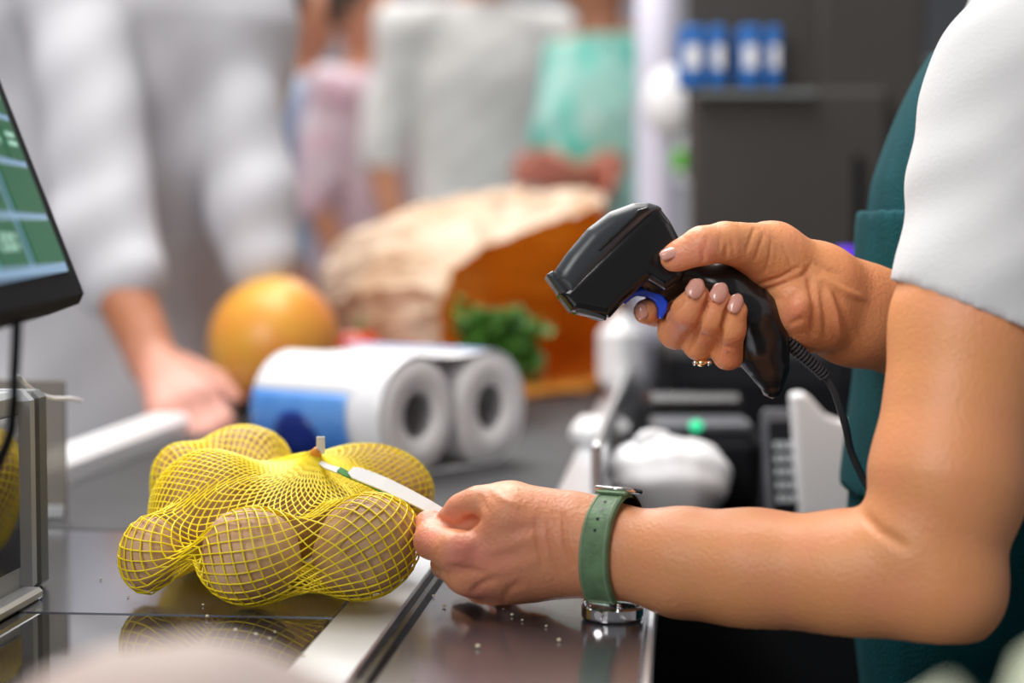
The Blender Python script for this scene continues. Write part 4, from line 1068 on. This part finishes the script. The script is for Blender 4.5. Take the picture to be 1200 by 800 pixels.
sh=empty('rear_shelf',(W(1040,180,2.9)[0]+.06,W(1040,180,2.9)[1],0),'tall grey shelf post unit between the dark display and the apron','shelf')
MB().box((.05,.0,.80),(.30,.04,1.6),.004).build('back_panel',M['grey_side'],sh)
for z in(1.08,1.145,1.30): MB().box((.05,-.06,z),(.30,.09,.008),.002).build('shelf_board',M['frame_grey'],sh)
b=W(1026,178,2.8); o=MB(); o.tube([(0,0,0),(0,0,.05),(0,0,.06),(0,0,.075)],[.02,.02,.009,.008],16); o=o.build('orange_bottle',M['orangebox'],None,True); o.location=(b[0],sh.location[1]-.06,1.149); tag(o,'small orange bottle on the shelf left of the apron','bottle')
MB().tube([(0,0,.0755),(0,0,.085)],.009,12).build('cap',M['white_plastic'],o)
b=W(1022,240,2.8); o=MB(); o.tube([(0,0,0),(0,0,.045),(0,0,.05)],[.018,.018,.015],16); o=o.build('white_jar',M['white_plastic'],None,True); o.location=(b[0],sh.location[1]-.06,1.084); tag(o,'white jar on the shelf under the orange bottle','jar')
MB().tube([(0,0,.0505),(0,0,.058)],.017,14).build('lid',M['frame_grey'],o)
b=W(992,303,1.9); o=MB().box((0,0,.0),(.026,.02,.022),.006).build('violet_light',M['purple'],None); o.location=b; tag(o,'small violet indicator lamp behind the scanner wrist','lamp')
MB().tube([(0,0,-.008),(0,0,zt-b[2])],.004,8).build('stem',M['black_matt'],o)

# ================================================================== BACKGROUND PEOPLE
def hand(w,dirv,nrm,r=1.0,curl=.5):
    """palm and five fingers leaving wrist w along dirv, palm side facing nrm"""
    dirv=np.array(dirv,float); dirv/=np.linalg.norm(dirv); nrm=np.array(nrm,float); nrm-=dirv*np.dot(nrm,dirv); nrm/=np.linalg.norm(nrm); sd=np.cross(dirv,nrm)
    G=[[C(w,w+dirv*.08+sd*.022*q,.022*r,.013*r) for q in(-1,0,1)]]
    for i,l in enumerate((.07,.078,.072,.058)):
        b=w+dirv*.085+sd*(.030-.020*i); m_=b+dirv*l*.5*math.cos(curl*.5)+nrm*l*.5*math.sin(curl*.5); e=m_+dirv*l*.5*math.cos(curl*1.4)+nrm*l*.5*math.sin(curl*1.4)
        G.append([C(b-dirv*.01,m_,.0095*r,.0085*r),C(m_,e,.0085*r,.007*r)])
    b=w+dirv*.025+sd*.025; G.append([C(b,b+dirv*.03+sd*.022+nrm*.01,.013*r,.011*r),C(b+dirv*.03+sd*.022+nrm*.01,b+dirv*.06+sd*.028+nrm*.018,.010*r,.008*r)])
    return G
def figure(pos,face,shirt,trous,label,h=.007,scale=1,arms=None,hairm=None,skin=None,long=False,width=1.0,hemz=.86):
    """standing figure; face = heading in radians, 0 looks to -Y"""
    base=np.array(pos,float); cf,sf=math.cos(face),math.sin(face)
    def T(p): p=np.array(p,float)*scale; return base+np.array([p[0]*cf-p[1]*sf,p[0]*sf+p[1]*cf,p[2]])
    fw=np.array([sf,-cf,0.]); fl=(fw,1.45)
    J=dict(pel=(0,0,.95),che=(0,0,1.30),neck=(0,0,1.47),head=(0,-.01,1.62),shL=(.18,0,1.40),shR=(-.18,0,1.40),elL=(.23,.02,1.12),elR=(-.23,.02,1.12),wrL=(.22,-.10,.90),wrR=(-.22,-.10,.90),
        hiL=(.09,0,.92),hiR=(-.09,0,.92),knL=(.10,-.02,.50),knR=(-.10,.02,.50),anL=(.10,.0,.09),anR=(-.10,.04,.09))
    J={k:T(v) for k,v in J.items()}
    if arms: J.update({k:np.array(v,float) for k,v in arms.items()})
    s=scale; r=empty('person',tuple(base),label,'person')
    allp=np.array(list(J.values())); lo=allp.min(0)-.30; hi=allp.max(0)+.30; lo[2]=base[2]-.01; 
    def torso(o): return [C(J['pel'],J['che'],(.145+o)*s*width,(.155+o)*s*width,fl),C(J['che'],J['neck']-np.array([0,0,.06])*s,(.155+o)*s*width,(.09+o)*s,fl),C(J['shL'],J['shR'],(.055+o)*s,(.055+o)*s)]
    def armp(a,o): return [C(J['sh'+a],J['el'+a],(.048+o)*s,(.038+o)*s),C(J['el'+a],J['wr'+a],(.038+o)*s,(.026+o)*s)]
    b=SDF(lo,hi,h); hd_=J['head']
    b.add(torso(0)+armp('L',0)+armp('R',0)+[C(J['neck']-np.array([0,0,.08])*s,hd_-np.array([0,0,.08])*s,.052*s,.048*s),
        ('e',hd_+np.array([0,0,.01])*s,(.078*s,.092*s,.112*s),np.array([[cf,sf,0],[-sf,cf,0],[0,0,1]])),C(hd_+fw*.055*s-np.array([0,0,.065])*s,hd_+fw*.03*s-np.array([0,0,.06])*s,.032*s,.045*s)]+
        [p for a in'LR' for p in(C(J['hi'+a],J['kn'+a],.075*s,.05*s),C(J['kn'+a],J['an'+a],.05*s,.034*s),C(J['an'+a]-np.array([0,0,.04]),J['an'+a]+fw*.14-np.array([0,0,.055]),.034*s,.026*s))],.02)
    side=np.array([cf,sf,0.])
    b.add([C(hd_+fw*.088*s+np.array([0,0,.012]),hd_+fw*.108*s-np.array([0,0,.022]),.008,.012),C(hd_+fw*.092*s-side*.016-np.array([0,0,.05]),hd_+fw*.092*s+side*.016-np.array([0,0,.05]),.006,.006),
           C(hd_+side*.078*s,hd_+side*.08*s-np.array([0,0,.025]),.012,.008),C(hd_-side*.078*s,hd_-side*.08*s-np.array([0,0,.025]),.012,.008)],.006)
    for q in(-1,1): b.dent(hd_+fw*.095*s+side*q*.03+np.array([0,0,.012]),hd_+fw*.095*s+side*q*.033+np.array([0,0,.012]),.011,.005)
    tips=[]
    for a in'LR':
        dv_=J['wr'+a]-J['el'+a] if ('hd'+a) not in J else J['hd'+a]-J['wr'+a]
        nr=J.get('nr'+a, -side if a=='L' else side)
        for g in hand(J['wr'+a],dv_,nr,1.1,J['cu'][0] if 'cu' in J else .5): b.add(g,.006)
        tips.append(J['wr'+a]+dv_/np.linalg.norm(dv_)*.10)
    V,F=b.mesh(); fl_=flush_of(V,tips,.09); mk('body',relax(V,F,1)-base,F,skin or M['skin_far'],r,True,fl_)
    # shirt
    c=SDF(lo,hi,h); c.add(torso(.012)+[C(J['pel']-np.array([0,0,.16])*s,J['pel'],(.192)*s*width,(.170)*s*width,fl)],.03)
    for a in'LR':
        p=armp(a,.014); c.add([p[0]] if not long else p[:1]+[C(J['el'+a],J['el'+a]*(1-long)+J['wr'+a]*long,.052*s,.046*s)],.02)
    X=c.co((slice(0,c.n[0]),slice(0,c.n[1]),slice(0,c.n[2])))
    foldv=.004*np.sin(X[2]*22+X[0]*33)+.003*np.sin(X[0]*58+X[2]*14)+.0015*np.sin(X[2]*60-X[0]*50)
    c.f=np.maximum(c.f+foldv,np.maximum(base[2]+hemz*s-X[2],X[2]-(J['neck'][2]-.0))).astype(np.float32)
    V,F=c.mesh(); mk('shirt',V-base,F,shirt,r,True)
    t=SDF((lo[0],lo[1],base[2]-.01),(hi[0],hi[1],base[2]+1.1*s),h)
    for a in'LR': t.add([C(J['hi'+a],J['kn'+a],.088*s,.064*s),C(J['kn'+a],J['an'+a]+np.array([0,0,.02]),.064*s,.055*s)],.02)
    t.add([C(J['pel']-np.array([0,0,.02]),J['pel']+np.array([0,0,.04]),.148*s*width,.146*s*width,fl)],.03)
    V,F=t.mesh(); mk('trousers',V-base,F,trous,r,True)
    hq=SDF(hd_-.2,hd_+.2,h); hq.add([('e',hd_+np.array([0,0,.03])-fw*.015,(.088*s,.088*s,.108*s),None)],.01)
    X=hq.co((slice(0,hq.n[0]),slice(0,hq.n[1]),slice(0,hq.n[2]))); hq.f=np.maximum(hq.f,((X[0]-hd_[0])*fw[0]+(X[1]-hd_[1])*fw[1]-.055)+0*X[2]-np.maximum(0,(X[2]-hd_[2]-.06))*1.5).astype(np.float32)
    V,F=hq.mesh(); mk('hair',V-base,F,hairm or M['hair'],r,True)
    return r
# customer in the pale shirt leaning on the rail
cb_=W(170,400,2.25); cb_[2]=0
figure((cb_[0],cb_[1]+.02,0),.25,M['shirt'],M['t_mustard'],'customer in a loose pale grey shirt resting a hand on the counter rail',h=.006,
  arms=dict(pel=(cb_[0]-.09,cb_[1]+.04,.95),hiL=(cb_[0]-.02,cb_[1]+.05,.92),hiR=(cb_[0]-.20,cb_[1]+.03,.92),knL=(cb_[0]-.06,cb_[1]+.06,.5),knR=(cb_[0]-.26,cb_[1]+.06,.5),anL=(cb_[0]-.08,cb_[1]+.10,.09),anR=(cb_[0]-.28,cb_[1]+.10,.09),shL=W(240,10,2.24),elL=W(296,240,2.18),wrL=W(325,400,2.14),shR=W(95,-20,2.15),elR=W(115,270,2.05),wrR=W(180,425,1.98),hdR=W(228,490,1.90),nrR=(0.2,.4,-1),hdL=W(330,470,2.14),
            cu=(.9,0,0)),skin=M['skin_cust'],long=.38,width=1.08,hemz=.79)
def bg(px,d,face,shirt,trous,label,**k):
    p=W(px,400,d); return figure((p[0],p[1],0),face,shirt,trous,label,h=.010,**k)
M['s_blue']=mat('light_blue_shirt',(.42,.58,.74),.85,var=.05); M['s_pink']=mat('pink_mottled_shirt',(.62,.36,.44),.85,col2=(.72,.62,.66),scale=12)
M['s_lav']=mat('lavender_shirt',(.62,.62,.80),.85,var=.04); M['s_white']=mat('white_shirt',(.78,.76,.74),.85,var=.04); M['s_teal']=mat('turquoise_shirt',(.02,.55,.42),.8,col2=(.72,.82,.78),scale=7)
M['t_dark']=mat('dark_trousers',(.04,.05,.08),.8); M['t_beige']=mat('beige_trousers',(.40,.34,.26),.8)
bg(352,5.2,1.3,M['s_blue'],M['t_beige'],'far shopper in a light blue top left of the pink top')
bg(424,5.0,1.2,M['s_pink'],M['t_dark'],'far shopper in a mottled pink top in the background queue')
bg(488,5.9,.9,M['s_lav'],M['t_beige'],'far shopper in a pale lavender top behind the white shirt')
bg(562,4.75,.4,M['s_white'],M['t_beige'],'far shopper in a plain white shirt above the paper bag',scale=1.1)
tp_=W(705,400,4.1)
bg(705,4.1,-1.1,M['s_teal'],M['t_dark'],'far shopper in a turquoise and white top with folded forearms',arms=dict(
   shL=W(745,60,4.05),elL=W(742,185,4.0),wrL=W(680,205,3.85),shR=W(672,70,4.2),elR=W(650,165,4.15),wrR=W(665,205,3.95),hdL=W(640,200,3.80),hdR=W(700,212,3.9)))
# white pillar by the display with a small green tag
pl=empty('white_pillar',tuple(W(768,400,3.1)*[1,1,0]),'white rounded pillar left of the dark display','pillar')
MB().tube([(0,0,0),(0,0,.02),(0,0,1.3),(0,0,1.5)],[.05,.033,.033,.033],20).build('post',mat('white_violet_paint',(.62,.60,.72),.5),pl,True)
MB().sphere((.02,-.02,1.26),(.045,.04,.06),16,12).build('collar',M['white_plastic'],pl,True)
MB().box((.035,-.04,1.165),(.022,.01,.035),.004).build('green_tag',mat('bright_green',(.12,.5,.04),.5),pl)
# far low shelving across the aisle
fs=empty('far_shelving',(-.9,7.6,0),'long low white shelving unit far behind the shoppers','shelving')
MB().box((0,.1,.7),(4.6,.06,1.4),.01).build('back_panel',M['white_plastic'],fs)
for z in(.3,.62,.94,1.26): MB().box((0,-.1,z),(4.6,.38,.03),.006).build('shelf_board',M['white_plastic'],fs)
for x in(-2.28,0,2.28): MB().box((x,-.1,.68),(.03,.38,1.36),.004).build('side_panel',M['white_plastic'],fs)
colz=[(.7,.2,.2),(.2,.4,.7),(.8,.7,.3),(.3,.5,.2),(.6,.4,.6),(.7,.7,.72)]; bm=[mat('packet_colour',c,.6) for c in colz]
cn_=['red','blue','yellow','green','mauve','grey']; rq=random.Random(11)
for z,nm in((1.2755,'top'),):
    for i in range(6):
        w_=rq.uniform(.10,.18); h_=rq.uniform(.14,.24); ci=i
        o=MB().box((0,0,h_/2),(w_,.14,h_),.008).build('packet',bm[ci],None); o.location=(-1.08+i*.34,7.5,z+.0005)
        tag(o,'far blurred '+cn_[ci]+' packet standing on the '+nm+' board of the white shelving','packet','packets on the far shelving')
# white low counter behind customer hand
nl=empty('far_counter',tuple(W(300,300,3.9)*[1,1,0]),'low white neighbouring counter behind the pomelo','counter')
MB().box((0,0,.86),(1.0,.3,.05),.01).build('top',M['white_plastic'],nl); MB().box((0,0,.42),(.96,.26,.83)).build('body',M['frame_grey'],nl)

# ================================================================== NEAR FOREGROUND, OUT OF FOCUS
fg=empty('front_ledge',(0,0,0),'narrow steel ledge at the near side of the checkout counter','ledge',rz=-YAW)
ub(-.30,.34,.24,.415,TOPZ-.02,TOPZ-.0003,.002).build('ledge_top',M['steel'],fg); ub(-.28,.32,.26,.40,.05,TOPZ-.0205).build('ledge_body',M['cabinet'],fg)
c=W(215,800,.50); lf=empty('wrapped_loaf',(c[0],c[1],TOPZ),'pale pinkish wrapped loaf, blurred at the bottom left corner','bread')
def lfn(v): 
    n_=v/np.linalg.norm(v); return v*(1+.02*math.sin(8*n_[0])+.015*math.sin(13*n_[1]+5*n_[0]))
hz=W(185,752,.50)[2]-TOPZ
MB().sphere((0,0,hz/2),(.062,.05,hz/2),30,20,lfn).build('wrapping',M['pinkcloth'],lf,True)
MB().tube([(.056,0,hz*.45),(.066,0,hz*.42),(.076,-.004,hz*.36)],[.010,.006,.012],12).build('twist',M['pinkcloth'],lf,True)
c=W(1110,800,.47); vg=empty('leafy_cabbage',(c[0],c[1],TOPZ),'pale green leafy cabbage, blurred at the bottom right corner','vegetable')
hz=W(1110,748,.47)[2]-TOPZ
MB().sphere((0,0,hz*.42),(.020,.020,hz*.42),20,14).build('heart',M['leaf_pale'],vg,True)
for i,(dx,top,w_) in enumerate(((-.006,hz*.98,.008),(.016,hz*1.06,.009),(.0215,hz*1.0,.007),(-.002,hz*.9,.011))):
    G=[]
    for a in range(9):
        u=a/8; ww_=w_*(.5+1.0*math.sin(math.pi*(.1+.8*u)))
        G.append([(dx*(.3+.9*u)+ww_*v*.8,-.012-.006*u+.004*v*v+(.01*(i-1.5))*u,.01+u*(top-.01)-.006*abs(v)*u) for v in(-1,-.6,-.2,.2,.6,1)])
    solid(MB().grid(G).build('leaf',M['leaf_pale'],vg,True),.0012)
